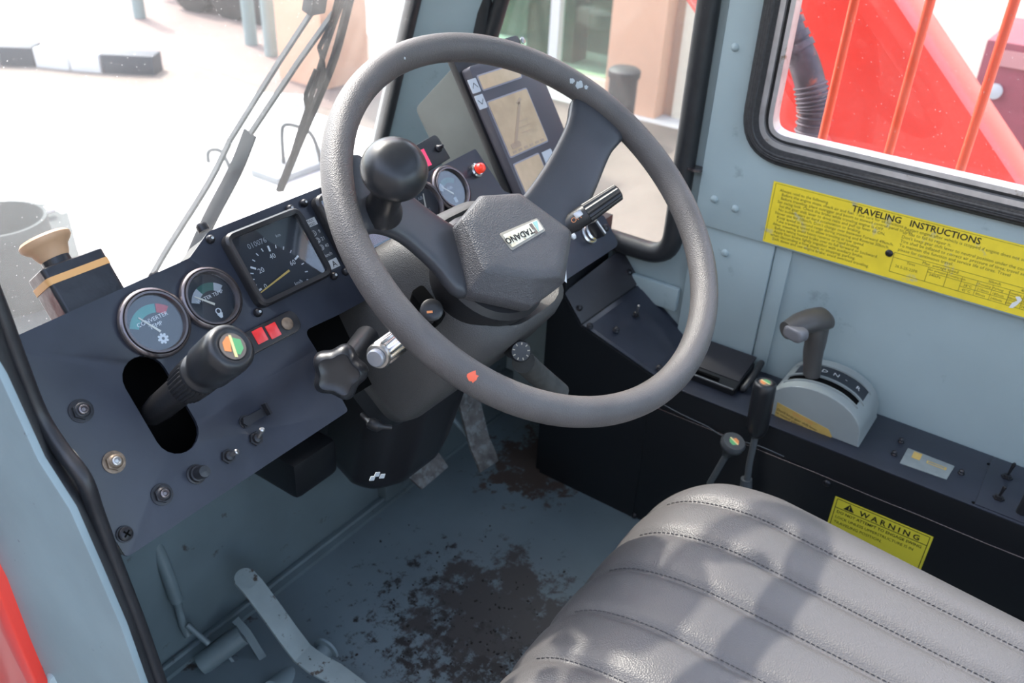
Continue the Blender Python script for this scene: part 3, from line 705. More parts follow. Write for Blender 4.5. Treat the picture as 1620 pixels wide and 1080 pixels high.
prism(b, fs, [(.18*W_, .18*H_), (.24*W_, .14*H_), (.72*W_, .80*H_), (.68*W_, .84*H_)], 0, .0003); prism(b, fs, [(.66*W_, .78*H_), (.78*W_, .86*H_), (.74*W_, .90*H_), (.62*W_, .83*H_)], 0, .0003)
prism(b, fs, rrect(.10*W_, .34*W_, .10*H_, .20*H_, .003), 0, .0003)
for k_ in range(6): prism(b, fs, rrect((.08+k_*.15)*W_, (.17+k_*.15)*W_, .03*H_, .07*H_, .001), 0, .0002)
for k_ in range(3): prism(b, fs, [(.45*W_, (.3+.1*k_)*H_), (.75*W_, (.3+.1*k_)*H_), (.75*W_, (.308+.1*k_)*H_), (.45*W_, (.308+.1*k_)*H_)], 0, .0002)
obj('crane_drawing', b, M_scrink, g)
screen('upper_screen', su0+.002, su1, sv1+.018, -.012); screen('lower_screen', su0, su0+.060, sv0-.070, sv0-.012)
b = nb(); prism(b, FM, rrect(su0+.068, su1, sv0-.045, sv0-.012, .002), 0, .001); obj('side_key', b, M_iconkey, mon)
for k_, (px, py, s_) in enumerate(((760, 126, 1), (770, 145, -1))):
    u, v = MP(px, py)
    b = nb(); f = FM.at(su0-.0125, -.022-.0225*k_); prism(b, f, rrect(-.0085, .0085, -.0095, .0095, .0015), 0, .0014); kk = obj('arrow_key', b, M_iconkey, mon)
    b = nb(); 
    for sx in (-1, 1): prism(b, f, [(0, .004*s_), (0, .0028*s_), (.0055*sx, -.0035*s_), (.0055*sx, -.0023*s_)], .0014, .0017)
    obj('arrow_mark', b, M_ink, kk)
b = nb(); lathe(b, FM.at(MP(843, 66)[0], .020, -.0165), [(.005, 0), (.005, .0015), (.003, .0025), (0, .0026)], 16); obj('corner_screw', b, M_steel, mon)

# ================================================================ STEERING WHEEL
WC = V((.737, .467, H-.376))
wn = V((-.091, -.616, .783)).normalized()
wu = V((1, 0, 0)); wu = (wu - wn*wu.dot(wn)).normalized(); wv = wn.cross(wu)
FW = Fr(WC, wu, wv)
RW = .2225
sw = thing('steering_wheel', 'large worn grey-black steering wheel with padded hub and spinner knob', 'steering wheel', FW.p(0, 0, -.05))
b = nb(); n1, n2 = 128, 24
rings = []
for i in range(n1):
    a = 2*PI*i/n1; d = FW.u*math.cos(a)+FW.v*math.sin(a); p = WC+d*RW
    rings.append([p + d*.0152*math.cos(2*PI*k/n2) + FW.n*.0168*math.sin(2*PI*k/n2) for k in range(n2)])
loft(b, rings, closed=True); rim = obj('rim', b, M_rim, sw, smooth=80)
# paint spot and scuffs as thin chips that hug the rim
def chip(px, py, r, m, name, label=None, jag=.35, n=14, asp=1):
    best = None
    d = ray(px, py)
    for k in range(4000):
        t = .6+k*.0002; p = EYE+d*t; q = p-WC; h = q.dot(FW.n); rad = (q-FW.n*h).length
        e = ((rad-RW)/.0152)**2+(h/.0168)**2
        if e <= 1: best = p; break
    if best is None: return
    q = best-WC; h = q.dot(FW.n); dr = (q-FW.n*h).normalized(); n_ = (dr*((q-FW.n*h).length-RW)/.0152**2 + FW.n*h/.0168**2).normalized()
    tg = FW.n.cross(dr).normalized(); f = Fr(best, tg, n_.cross(tg))
    b = nb(); pts = [(r*(1+random.uniform(-jag, jag))*math.cos(2*PI*i/n), asp*r*(1+random.uniform(-jag, jag))*math.sin(2*PI*i/n)) for i in range(n)]
    c = b.verts.new(f.p(0, 0, .0004)); vs = [b.verts.new(f.p(u, v, .0004-(v*v)/(2*.016))) for u, v in pts]
    for i in range(n): b.faces.new((c, vs[i], vs[(i+1) % n]))
    return obj(name, b, m, rim, label=label, recalc=False)
chip(748, 597, .0052, M_spot, 'paint_spot', 'orange-red paint spot on the lower rim')
chip(556, 60+18, .0025, M_spot, 'paint_fleck')
for px, py, r in ((905, 128, .003), (916, 134, .0045), (927, 138, .0025), (640, 92, .0015), (936, 201, .001)):
    chip(px, py, r, M_chip, 'scuff')
# spokes
hs = -.028
def W(px, py, h): return FW.uv(px, py, h)
def spoke(stations, name):
    """stations: (pxA, pxB, height of the face, thickness) from hub to rim"""
    b = nb(); rings = []
    for (A_, B_, h, th) in stations:
        a = V((*W(*A_, h), 0)); c = V((*W(*B_, h), 0)); m_ = (a+c)/2; e = (c-a)/2
        ring = []
        for k in range(20):
            t = 2*PI*k/20; cx_, sy_ = math.cos(t), math.sin(t)
            ex = (abs(cx_)**.45)*(1 if cx_ > 0 else -1); ey = (abs(sy_)**.6)*(1 if sy_ > 0 else -1)
            q = m_+e*ex; ring.append(FW.p(q.x, q.y, h-th/2+ey*th/2))
        rings.append(ring)
    # interpolate
    sm = []
    for k in range(20):
        sm.append(smooth_path([r[k] for r in rings], 4))
    rings = [[sm[k][j] for k in range(20)] for j in range(len(sm[0]))]
    loft(b, rings); return obj(name, b, M_spoke, sw, smooth=50)
spoke([((800, 335), (880, 395), -.036, .022), ((836, 300), (914, 360), -.030, .020), ((872, 248), (942, 308), -.020, .018), ((902, 190), (968, 245), -.010, .018), ((912, 150), (985, 222), -.001, .022), ((928, 128), (1003, 203), .001, .020)], 'spoke')
spoke([((775, 380), (790, 430), -.040, .022), ((722, 352), (737, 462), -.036, .022), ((680, 325), (690, 415), -.028, .020), ((638, 292), (640, 372), -.018, .020), ((596, 262), (600, 358), -.008, .020), ((570, 238), (572, 365), -.001, .022), ((545, 245), (545, 340), .001, .020)], 'spoke')
# hub pad
top = [(732, 346), (765, 310), (821, 307), (902, 366), (887, 436), (840, 440), (768, 430)]
mid = [(716, 360), (758, 310), (822, 306), (905, 367), (893, 446), (842, 484), (744, 462)]
hT, hM = -.012, -.034
b = nb()
tp = rpoly([W(*q, hT) for q in top], .007, 4); 
mp = rpoly([W(*q, hM) for q in mid], .009, 4)
cx_ = sum(q[0] for q in tp)/len(tp); cy_ = sum(q[1] for q in tp)/len(tp)
def scl(p, s_): return [((u-cx_)*s_+cx_, (v-cy_)*s_+cy_) for u, v in p]
lo_ = [((a[0]*.6+c[0]*.4), (a[1]*.6+c[1]*.4)) for a, c in zip(mp, scl(mp, .9))]
loft(b, [[FW.p(*q, hM-.026) for q in scl(mp, .92)], [FW.p(*q, hM-.012) for q in scl(mp, 1.0)], [FW.p(*q, hM) for q in mp], [FW.p(*q, hM+.002) for q in scl(mp, .985)],
         [FW.p(*q, hT-.002) for q in scl(tp, 1.02)], [FW.p(*q, hT) for q in scl(tp, .985)], [FW.p(*q, hT+.0022) for q in scl(tp, .8)], [FW.p(*q, hT+.0035) for q in scl(tp, .4)]])
obj('hub_pad', b, M_hub, sw, smooth=50)
b = nb(); lathe(b, FW.at(cx_-.01, cy_-.004, hM-.075), [(.055, 0), (.062, .02), (.066, .05), (.06, .056)], 40); obj('hub_boss', b, M_plast, sw)
bq = [V(W(*q, hT+.002)) for q in ((788, 371), (848, 346), (862, 366), (808, 398))]
b = nb(); prism(b, FW, rpoly([tuple(q) for q in bq], .003), hT+.001, hT+.0042); bd = obj('badge', b, mat('badge_surround', (.30, .28, .24), .35), sw, bevel=.0006, label='cream nameplate reading upside down')
bc = sum(bq, V((0, 0)))/4; ins = [tuple(bc+(q-bc)*V((.88, .88))) for q in bq]
bi = [tuple(bc+V(((q-bc).x*.91, (q-bc).y*.74))) for q in bq]
b = nb(); prism(b, FW, rpoly(bi, .0015), hT+.0042, hT+.0048); obj('badge_plate', b, M_badge, bd)
dirb = (bq[0]-bq[1]).normalized(); ang = math.atan2(dirb.y, dirb.x)
fT = FW.at(bc.x, bc.y, hT+.005, ang)
b = nb(); text(b, fT, 'TADANO', .0098, -.0125, -.0048+.003, .0002, bold=.03); obj('lettering', b, M_ink, bd)
b = nb(); prism(b, fT, [(-.0165, -.006), (-.0125, -.006), (-.013, .0005), (-.016, .0025), (-.013, .003), (-.013, .0065), (-.017, .0065)], .0, .0003); obj('emblem_leg', b, M_brown, bd)
b = nb(); prism(b, fT, [(-.0185, -.0065), (-.0255, -.0065), (-.0185, .0055)], .0, .0003); obj('emblem_triangle', b, M_teal, bd)
b = nb(); pc = [W(*q, -.045) for q in ((887, 438), (896, 422), (897, 447))]; prism(b, FW, pc, -.046, -.0455); obj('torn_sticker', b, M_white, sw, label='torn white sticker scrap at the hub edge')
# spinner knob
kp = FW.p(*W(605, 330, -.004), -.004)
kt = at(624, 268, (kp-EYE).length-.052)
kd = (kt-kp).normalized(); fk = axis_frame(kp, kd); L_ = (kt-kp).length
b = nb(); lathe(b, fk, [(.0205, -.006), (.0195, 0), (.0165, .006), (.0150, .014), (.0155, L_-.014), (.019, L_-.006)], 36); obj('spinner_stem', b, M_plast, sw)
b = nb(); lathe(b, axis_frame(kt, (kd+(EYE-kt).normalized()*.35).normalized()), [(.006, -.017), (.018, -.0155), (.0275, -.010), (.0305, -.003), (.0302, .003), (.0275, .010), (.0215, .0165), (.015, .0198), (.0075, .0210), (0, .0213)], 48); obj('spinner_knob', b, M_knob, sw, smooth=80)

# ================================================================ STEERING COLUMN
FC = Fr(V((.737, .467, H-.376)), (1, 0, 0), (0, .786, .618))
colm = thing('steering_column', 'black plastic steering column cowl and shroud under the wheel', 'steering column', (.75, .72, .23))
def crs(s, u0, u1, v0, v1, r, seg=6): return [FC.p(u, v, s) for u, v in rrect(u0, u1, v0, v1, r, seg)]
b = nb()
loft(b, [crs(-.100, -.058, .05, -.058, .05, .045), crs(-.092, -.066, .058, -.068, .058, .048), crs(-.082, -.074, .066, -.078, .066, .05), crs(-.086, -.081, .072, -.085, .072, .05),
         crs(-.11, -.094, .080, -.088, .084, .045), crs(-.17, -.115, .088, -.088, .098, .035), crs(-.235, -.132, .092, -.086, .108, .030), crs(-.262, -.126, .088, -.080, .104, .028), crs(-.268, -.11, .075, -.068, .09, .025)])
cw = obj('upper_cowl', b, M_cowl, colm, smooth=60)
b = nb(); loft(b, [crs(-.099, -.057, .049, -.057, .049, .045), crs(-.0985, -.04, .035, -.04, .035, .03)]); obj('tray', b, M_plast, cw)
# ignition opening and lock
def cam_frame(px, py, d, n=None):
    p = at(px, py, d); return p
# find the cowl face: lower-left side at u=-.09
fI = Fr(FC.p(-.083, -.01, -.098), FC.u, FC.v)
fo = axis_frame(at(676, 480, .925), V((-.50, -.55, .66)), (0, 0, 1))
pI = [fo.uv(*q) for q in ((652, 458), (678, 448), (706, 498), (690, 511))]
b = nb(); prism(b, fo, rpoly([fo.uv(649, 462), fo.uv(668, 449), fo.uv(707, 497), fo.uv(690, 513)], .005), -.03, .0008); kh = obj('ignition_opening', b, M_blkdeep, colm, bevel=.0006)
b = nb(); c1 = fo.uv(683, 490, .002); lathe(b, fo.at(*c1), [(.012, -.01), (.012, .002), (.009, .004), (.004, .004)], 20); obj('lock_barrel', b, M_plast, kh)
b = nb(); box(b, fo.at(*fo.uv(678, 494, .003), .004), -.002, .004, -.0012, .0012, 0, .001); obj('key_slot', b, M_orange, kh)
# tilt lock seam plate on the left cowl
# lower shroud
_bb = [onz(x, y, .235) for x, y in ((512, 716), (556, 766), (592, 778), (640, 764), (692, 724), (712, 690))]
_ya = max(p.y for p in _bb)
_bp = [(p.x, p.y) for p in _bb] + [(_bb[-1].x+.005, _ya+.05), (_bb[0].x-.01, _ya+.05)]
_cc = (sum(p[0] for p in _bp)/len(_bp), sum(p[1] for p in _bp)/len(_bp))
def sh(z, dx, dy, g=1.0): return [V((_cc[0]+(x-_cc[0])*g+dx, _cc[1]+(y-_cc[1])*g+dy, z)) for x, y in rpoly(_bp, [.01, .03, .04, .04, .03, .02, .01, .01], 4)]
b = nb(); loft(b, [sh(.228, 0, .004, .90), sh(.236, 0, .0, .97), sh(.25, 0, -.003), sh(.33, .0, -.028), sh(.42, -.005, -.056), sh(.50, -.008, -.080), sh(.56, -.01, -.10)]); obj('lower_shroud', b, M_plast, colm, smooth=60)
b = nb(); loft(b, [[FC.p(u, v, s) for u, v in rrect(-.105+k*.004, .084-k*.003, -.078+k*.002, .05, .04)] for k, s in enumerate((-.258, -.30, -.33))]); obj('middle_cowl', b, M_plast, colm, smooth=60)
b = nb(); tube(b, [at(*q) for q in ((572, 655, 1.02), (592, 672, 1.01), (620, 676, 1.01))], [.003, .007, .003], 10, sm=4); obj('moulded_lip', b, M_plast, colm)
chipf = axis_frame(at(596, 752, 1.055), (-.5, -.8, .1))
b = nb()
for k in range(3): prism(b, chipf.at((k-1)*.006, (k % 2)*.004-.002), [(-.0035, -.002), (.002, -.003), (.004, .002), (-.001, .003)], 0, .0015)
obj('paint_chips', b, M_chip, colm, kind=None)
b = nb(); wbox(b, .60, .68, .74, .86, .285, .345); obj('side_bracket', b, M_blk, colm, bevel=.01)
# star knob
kc = at(537, 588, .865); kf = axis_frame(kc, V((-.72, -.60, .35)))
b = nb(); 
def star(s_, n=60): return [((.0250+.0028*math.cos(5*2*PI*i/n))*s_*math.cos(2*PI*i/n), (.0250+.0028*math.cos(5*2*PI*i/n))*s_*math.sin(2*PI*i/n)) for i in range(n)]
loft(b, [[kf.p(u, v, h) for u, v in star(s_)] for s_, h in ((.6, -.014), (.92, -.011), (1.0, -.004), (1.0, .004), (.92, .010), (.75, .0125), (.70, .0115), (.3, .0115))]); sk = obj('tilt_lock_knob', b, M_knob, colm, smooth=60, label='black five-lobed clamp knob on the left of the column')
b = nb(); e = kc + V((.075, .035, -.01)); cyl(b, kc, e, .011, .013); obj('knob_shaft', b, M_knob, colm)
# chrome lever with button (left stalk) : end near the camera
e0 = at(600, 562, .845); e1 = at(652, 522, .905)
ax = (e1-e0).normalized(); fl = axis_frame(e0, -ax)
b = nb(); fl2 = axis_frame(e0, ax)
rg = []
for h, r in ((0, .0118), (.002, .0128), (.05, .0128), ((e1-e0).length, .0115)):
    rg.append([fl2.p(r*(1+.035*math.cos(12*2*PI*i/72))*math.cos(2*PI*i/72), r*(1+.035*math.cos(12*2*PI*i/72))*math.sin(2*PI*i/72), h) for i in range(72)])
loft(b, rg); lv = obj('chrome_stalk', b, M_chrome, colm, label='ribbed chrome stalk with round end button')
b = nb(); lathe(b, fl, [(.0118, -.001), (.0125, .0015), (.0115, .004), (.0092, .0042), (.0092, .0035)], 32); obj('end_ring', b, M_steel, lv)
b = nb(); lathe(b, fl, [(.0088, 0), (.0088, .0085), (.0075, .0098), (0, .0100)], 28); obj('end_button', b, mat('satin_grey_button', (.30, .31, .34), .3, metal=.5), lv)
# right stalk
e0 = at(980, 302, 1.03); e1 = at(868, 378, 1.02)
ax = (e1-e0).normalized(); fl = axis_frame(e0, ax); L_ = (e1-e0).length
b = nb(); rg = []
for h, r in ((-.0, .006), (.002, .0095), (.045, .0115)):
    rg.append([fl.p(r*(1+.06*math.cos(14*2*PI*i/84))*math.cos(2*PI*i/84), r*(1+.06*math.cos(14*2*PI*i/84))*math.sin(2*PI*i/84), h) for i in range(84)])
loft(b, rg); st = obj('stalk_grip', b, M_plast, colm, label='ribbed black light switch stalk on the right')
b = nb(); lathe(b, fl, [(.0118, .0455), (.0118, .064), (.0105, .068), (.0085, L_)], 24); obj('stalk_arm', b, M_plast, st)
fv = axis_frame(fl.p(0, 0, .052), (EYE-fl.p(0, 0, .052))); 
b = nb(); tdir = -ax; fv = Fr(fl.p(0, 0, 0), tdir, (EYE-e0).normalized().cross(tdir))
text(b, fv, 'OFF', .0085, -.066, -.001, .0125); text(b, fv, 'oo', .0085, -.083, -.003, .0120); obj('stalk_print', b, M_orange, st)
b = nb(); box(b, fv, -.060, -.050, .001, .008, .009, .0135); obj('thumb_slider', b, M_steel, st, bevel=.001)
# round marked knob under the column
kc = at(822, 555, 1.0); kf = axis_frame(kc, V((-.55, -.70, .45)))
b = nb(); lathe(b, kf, [(.011, -.03), (.0105, -.006), (.0125, -.004), (.0125, .004), (.0110, .006), (0, .006)], 24); rk = obj('marked_knob', b, M_plast, colm, label='small round black knob with pale tick marks')
b = nb()
for k in range(9): a = k*2*PI/9; prism(b, kf.at(.0088*math.cos(a), .0088*math.sin(a), 0, a), [(-.0014, -.0006), (.0014, -.0006), (.0014, .0006), (-.0014, .0006)], .0060, .0063)
obj('tick_marks', b, M_beige, rk)
b = nb(); tube(b, [at(828, 572, 1.03), at(850, 592, 1.08), at(885, 622, 1.12)], .014, 14, sm=4); obj('cable_boot', b, mat('dusty_cloth_boot', (.05, .052, .05), .8, var=.3, vscale=80), colm)

# ================================================================ LEVER THROUGH THE SLOT
b0 = FD.p(*D(240, 655, -.02), -.02); t0 = at(369, 547, .742)
ax = (t0-b0).normalized(); L_ = (t0-b0).length; fl = axis_frame(b0, ax)
lev = thing('slot_lever', 'black lever with fluted collar poking out of the panel slot', 'lever', b0)
b = nb(); lathe(b, fl, [(.011, 0), (.013, .02), (.0135, L_*.40), (.0145, L_*.46)], 32); obj('lever_boot', b, M_plast, lev)
b = nb(); rg = []
for h, r in ((L_*.44, .0150), (L_*.46, .0168), (L_*.60, .0180), (L_*.62, .0172)):
    rg.append([fl.p(r*(1+.035*math.cos(30*2*PI*i/180))*math.cos(2*PI*i/180), r*(1+.035*math.cos(30*2*PI*i/180))*math.sin(2*PI*i/180), h) for i in range(180)])
loft(b, rg); obj('fluted_collar', b, M_plast, lev)
b = nb(); lathe(b, fl, [(.0165, L_*.62), (.0185, L_*.63), (.0185, L_*.655), (.0165, L_*.665), (.0168, L_*.70), (.0205, L_*.74), (.0212, L_*.93), (.0205, L_-.004), (.0175, L_-.0005), (.0135, L_), (.0125, L_-.001), (0, L_-.001)], 48); obj('grip_knob', b, M_knob, lev, smooth=60)
def icon(parent, f, r):
    b = nb(); prism(b, f, circ(0, 0, r, 32), 0, .0006); g = obj('icon_disc', b, M_brown, parent)
    b = nb(); prism(b, f, [(-.80*r, .0), (-.55*r, .58*r), (0, .8*r), (.22*r, .72*r), (-.38*r, -.30*r)], .0006, .0009); obj('icon_orange', b, M_orange, g)
    b = nb(); prism(b, f, [(.25*r, .62*r), (.82*r, .15*r), (.6*r, -.5*r), (.05*r, -.78*r), (-.18*r, -.5*r)], .0006, .0009); obj('icon_green', b, M_icong, g)
    b = nb(); prism(b, f, [(.20*r, .84*r), (.36*r, .72*r), (-.22*r, -.84*r), (-.42*r, -.72*r)], .0009, .0012); obj('icon_boom', b, M_icony, g)
up = (fl.v*1)
fi = axis_frame(fl.p(0, 0, L_-.001), ax, (0, .3, 1))
icon(lev, fi, .0115)

# ================================================================ SIDE CONSOLE
ZC = .301; XC = 1.155
con = thing('side_console', 'black painted side console between the seat and the right wall', 'console', (1.23, .1, 0))
b = nb(); wbox(b, XC, XW-.0005, -.70, .49, .004, ZC); obj('console_box', b, M_blk, con, bevel=.003)
b = nb(); wbox(b, XC-.0005, XW-.006, -.70, .478, ZC+.0002, ZC+.0022); tp_ = obj('top_plate', b, M_dash, con, bevel=.001)
b = nb(); wbox(b, XC-.003, XC+.0005, -.70, .56, .004, .252); obj('face_plate', b, M_blk, con, bevel=.001)
b = nb(); tube(b, [(XC-.003, y, .2535+.0006*math.sin(y*40)) for y in [-.7+i*.05 for i in range(25)]], .0010, 6); obj('worn_edge', b, M_bezel, con, label='bare scratched edge of the face plate')
# front riser: two sloping plates
L3 = [V((1.155, .672, H-.713)), V((1.155, .631, H-.762)), V((1.155, .485, H-.806)), V((1.155, .485, .0)), V((1.155, .672, .0))]
R3 = [V((1.298, .645, H-.674)), V((1.298, .598, H-.727)), V((1.298, .485, H-.806)), V((1.298, .485, .0)), V((1.298, .645, .0))]
b = nb(); loft(b, [L3, R3]); obj('front_riser', b, M_blk, con)
def plate(a, b_, c, d, name, m, th=.003):
    bm = nb(); n = (b_-a).cross(d-a).normalized()
    if n.z < 0: n = -n
    loft(bm, [[p+n*.0008 for p in (a, b_, c, d)], [p+n*th for p in (a, b_, c, d)]]); return obj(name, bm, m, con, bevel=.0007), n
k = .0035
pu, nu = plate(L3[0]+V((0, 0, 0)), L3[1]+V((0, .0015, .0015)), R3[1]+V((0, .0015, .0015)), R3[0], 'upper_plate', M_dash2)
pw, nw = plate(L3[1]-V((0, .0015, .0008)), L3[2], R3[2], R3[1]-V((0, .0015, .0008)), 'lower_plate', M_dash)
def screw_on(px, py, p0, n, m=M_bolt, r=.0045, par=con, name='plate_screw', mk=None):
    p = on(px, py, n, p0); f = axis_frame(p, n)
    b = nb(); lathe(b, f, [(r*1.3, 0), (r*1.3, .0015), (r, .0025), (r, .005), (r*.5, .0065), (0, .0068)], 14); return obj(name, b, m, par), f
p0u = L3[1]+nu*.003; p0w = L3[1]+nw*.003
for q in ((916, 487), (995, 431)): screw_on(*q, p0u, nu)
for q in ((933, 516), (1019, 452), (1043, 582), (975, 522)): screw_on(*q, p0w, nw)
p = on(1006, 498, nw, p0w); toggle(axis_frame(p, nw, (1, 0, 0)), con, .024, (0, -.1), r=.0062)
b = nb(); prism(b, YZ, [(.485, 0), (.672, 0), (.672, .40), (.66, .41)], XC-.001, XC) if False else None
b.free() if b else None
b = nb(); wbox(b, 1.154, 1.298, .668, .70, .004, .50); obj('riser_back', b, M_blk, con)
b = nb(); prism(b, YZ, [(.485, 0), (.69, 0), (.69, .47), (.672, H-.713), (.631, H-.762), (.485, H-.806)], XC-.0035, XC-.0005); obj('riser_face', b, M_blk, con)
# face rivets
for q in ((1308, 764), (1003, 815)):
    p = onx(*q, XC-.003); f = Fr(p, (0, -1, 0), (0, 0, 1)); b = nb(); lathe(b, f, [(.006, 0), (.0055, .002), (.003, .0038), (0, .004)], 14); obj('face_rivet', b, M_bolt, con)
FT = Fr((0, 0, ZC+.0022), (0, -1, 0), (1, 0, 0))          # console top: u towards the rear, v towards the wall
def T(px, py): return FT.uv(px, py)
for q in ((1425, 699), (1414, 719), (1520, 749)):
    f = FT.at(*T(*q)); b = nb(); lathe(b, f, [(.0048, 0), (.0046, .002), (.0036, .003), (.0038, .0055), (.0022, .0075), (0, .0078)], 8); obj('dome_nut', b, M_bolt, con)
toggle(FT.at(*T(1592, 756)), con, .024, (.1, .0), r=.008, lever=M_bolt); toggle(FT.at(*T(1579, 789)), con, .019, (.1, .0), r=.008, lever=M_bolt)
b = nb(); f = FT.at(*T(1615, 812)); lathe(b, f, [(.007, 0), (.0065, .03), (.005, .034), (0, .034)], 16); obj('black_plunger', b, M_knob, con)
for q in ((1564, 734), (1540, 795)): b = nb(); lathe(b, FT.at(*T(*q)), [(.0028, 0.0), (.0028, .0004)], 14); obj('screw_hole', b, M_blkdeep, con)
# switch subplate
b = nb(); u0 = T(1552, 770)[0]; box(b, FT, u0, u0+.30, -.0+XC+.004, XC+.135, 0, .0014); obj('switch_plate', b, M_dash, con, bevel=.0005)
# slider label
qs = [T(*q) for q in ((1436, 709), (1510, 738), (1497, 759), (1423, 733))]
b = nb(); prism(b, FT, rpoly(qs, .0015), 0, .0012); sl = obj('slide_label', b, mat('grey_label', (.20, .23, .235), .4, var=.1, vscale=80), con, bevel=.0003, label='grey label with tan markings on the console top')
b = nb(); ub, vb_ = T(1450, 722); box(b, FT.at(ub, vb_), -.006, .006, -.009, .009, .0012, .0016); prism(b, FT.at(*T(1481, 737)), rrect(-.014, .014, -.0035, .0035, .001), .0012, .0016, [rrect(-.012, .011, -.0018, .0018, .0005)]); obj('tan_markings', b, M_ochre, sl)
# ashtray
at_ = thing('ashtray', 'black hinged metal ashtray at the front end of the side console', 'ashtray', (1.23, .42, ZC+.002))
b = nb(); box(b, Fr((1.235, .41, ZC+.003), (0, -1, 0), (1, 0, .12)), -.062, .050, -.042, .044, 0, .016); obj('tray_body', b, M_blk, at_, bevel=.003)
b = nb(); box(b, Fr((1.243, .408, ZC+.0195), (0, -1, 0), (1, 0, .18)), -.066, .046, -.028, .044, 0, .004); obj('lid', b, M_dash2, at_, bevel=.0015)
b = nb(); box(b, Fr((1.200, .41, ZC+.017), (0, -1, 0), (1, 0, .12)), -.05, .02, -.004, .001, 0, .004); obj('lid_slot', b, M_blkdeep, at_)
b = nb(); tube(b, [(1.225, .357, ZC+.004), (1.215, .352, ZC+.010), (1.240, .348, ZC+.024), (1.275, .350, ZC+.028), (1.29, .356, ZC+.016)], .0055, 10, sm=5); obj('rubber_hinge', b, M_rubber, at_)
b = nb(); box(b, Fr((1.185, .41, ZC+.0195), (0, -1, 0), (1, 0, .12)), -.06, .05, -.0012, .0012, -.001, .001); obj('bare_edge', b, M_steel, at_)

# ================================================================ GEAR SHIFTER
gs = thing('gear_selector', 'grey plastic gear gate with tall brown-grey T-grip gear lever', 'gear selector', (1.23, .235, ZC+.002))
x0g, x1g = 1.185, 1.286
yc, zc_ = .233, ZC-.06
def archy(t): return yc+.088*math.cos(t), ZC+.002+.066*math.sin(t)**.9 if math.sin(t) > 0 else ZC+.002
prof = [(yc+.079, ZC+.002)]
for i in range(0, 17):
    t = PI*i/16; prof.append((yc+0.077*math.cos(t)*(1 if math.cos(t) < 0 else .94), ZC+.006+.066*math.sin(t)**.75))
prof.append((yc-.079, ZC+.002))
b = nb(); prism(b, YZ, prof, x0g, x1g); gt = obj('gate_housing', b, M_gate, gs, bevel=.006, seg=3, smooth=50)
def arcp(x, y, up=.001):                                 # point on the arch top for y
    best = min(range(0, 161), key=lambda i: abs(yc+0.077*math.cos(PI*i/160)*(1 if math.cos(PI*i/160) < 0 else .94)-y)); return V((x, y, ZC+.006+.066*math.sin(PI*best/160)**.75+up))
def strip(bm, xa, xb, ya, yb, up, n=14, th=.001):
    rg = []
    for i in range(n+1):
        y = ya+(yb-ya)*i/n; z = arcp(0, y, 0).z
        rg.append([V((xa, y, z+up-th)), V((xb, y, z+up-th)), V((xb, y, z+up)), V((xa, y, z+up))])
    loft(bm, rg)
b = nb(); strip(b, 1.207, 1.224, .287, .178, .0006); obj('lever_slot', b, M_blkdeep, gt)
b = nb(); strip(b, 1.229, 1.262, .284, .174, .0006); obj('indicator_window', b, M_face, gt)
b = nb()
strip(b, 1.225, 1.2285, .290, .170, .003, th=.003); strip(b, 1.262, 1.2645, .290, .170, .003, th=.003); strip(b, 1.2045, 1.2065, .290, .174, .003, th=.003)
obj('window_rail', b, M_gate, gt)
b = nb()
for s_, y in (('2', .262), ('D', .243), ('N', .225), ('-', .206), ('R', .188)):
    p = arcp(1.246, y, .0012); q = arcp(1.246, y-.006, .0012); f = Fr(p, (0, (q-p).y, (q-p).z), (1, 0, 0)); text(b, f, s_, .013, -.004, -.004, .0002)
obj('gear_letters', b, M_white, gt)
# caution label on the flank
fcn = Fr((x0g-.0004, 0, 0), (0, -1, 0), (0, 0, 1))
qs = [fcn.uv(*q) for q in ((1230, 636), (1311, 679), (1316, 690), (1311, 702), (1224, 664))]
b = nb(); prism(b, fcn, qs, 0, .0005); cl = obj('caution_label', b, M_ochre, gt, label='ochre caution label on the gate flank')
p0_, p1_ = V(qs[0]), V(qs[4]); vt = p0_.y; 
b = nb()
dl = (V(qs[1])-V(qs[0])); an = math.atan2(dl.y, dl.x)
fcl = fcn.at(qs[0][0], qs[0][1], .0005, an)
for j, s_ in enumerate(('Don\'t keep gear shift lever', 'to neutral position under the', 'condition of road traveling.')): text(b, fcl, s_, .0062, .004, -.0135-.0062*j, .0003)
obj('label_text', b, M_ink, cl)
b = nb(); text(b, fcl, 'CAUTION', .0072, .028, -.0070, .0003); obj('label_heading', b, M_inkr, cl)
# lever
lb = onx(1281, 612, 1.218); la = onx(1286, 572, 1.222)
b = nb(); tube(b, [lb-V((0, 0, .01)), lb, la], .0085, 12); obj('lever_rod', b, M_plast, gs, bevel=0)
# grip: stem + T head
def gpt(px, py, x): return onx(px, py, x)
g0, g1, g2, g3 = gpt(1284, 592, 1.222), gpt(1286, 560, 1.224), gpt(1292, 525, 1.228), gpt(1298, 500, 1.232)
b = nb()
st_ = [(g0, .0145, .0130), (g1, .0165, .0150), (gpt(1290, 540, 1.226), .0180, .0160), (g2, .0195, .017), (gpt(1297, 505, 1.232), .017, .016), (gpt(1299, 497, 1.233), .0165, .0155)]
ps = smooth_path([s_[0] for s_ in st_], 3)
rings = []
for i, p in enumerate(ps):
    k0 = i/3; k1 = min(int(k0), len(st_)-2); tt = k0-k1; a_ = st_[k1][1]*(1-tt)+st_[k1+1][1]*tt; c_ = st_[k1][2]*(1-tt)+st_[k1+1][2]*tt
    rings.append([p+V((a_*math.cos(2*PI*k/24), c_*math.sin(2*PI*k/24), 0)) for k in range(24)])
loft(b, rings); gr = obj('grip_stem', b, M_grip, gs, smooth=60)
h0, h1 = onx(1248, 520, 1.185), onx(1310, 502, 1.252)
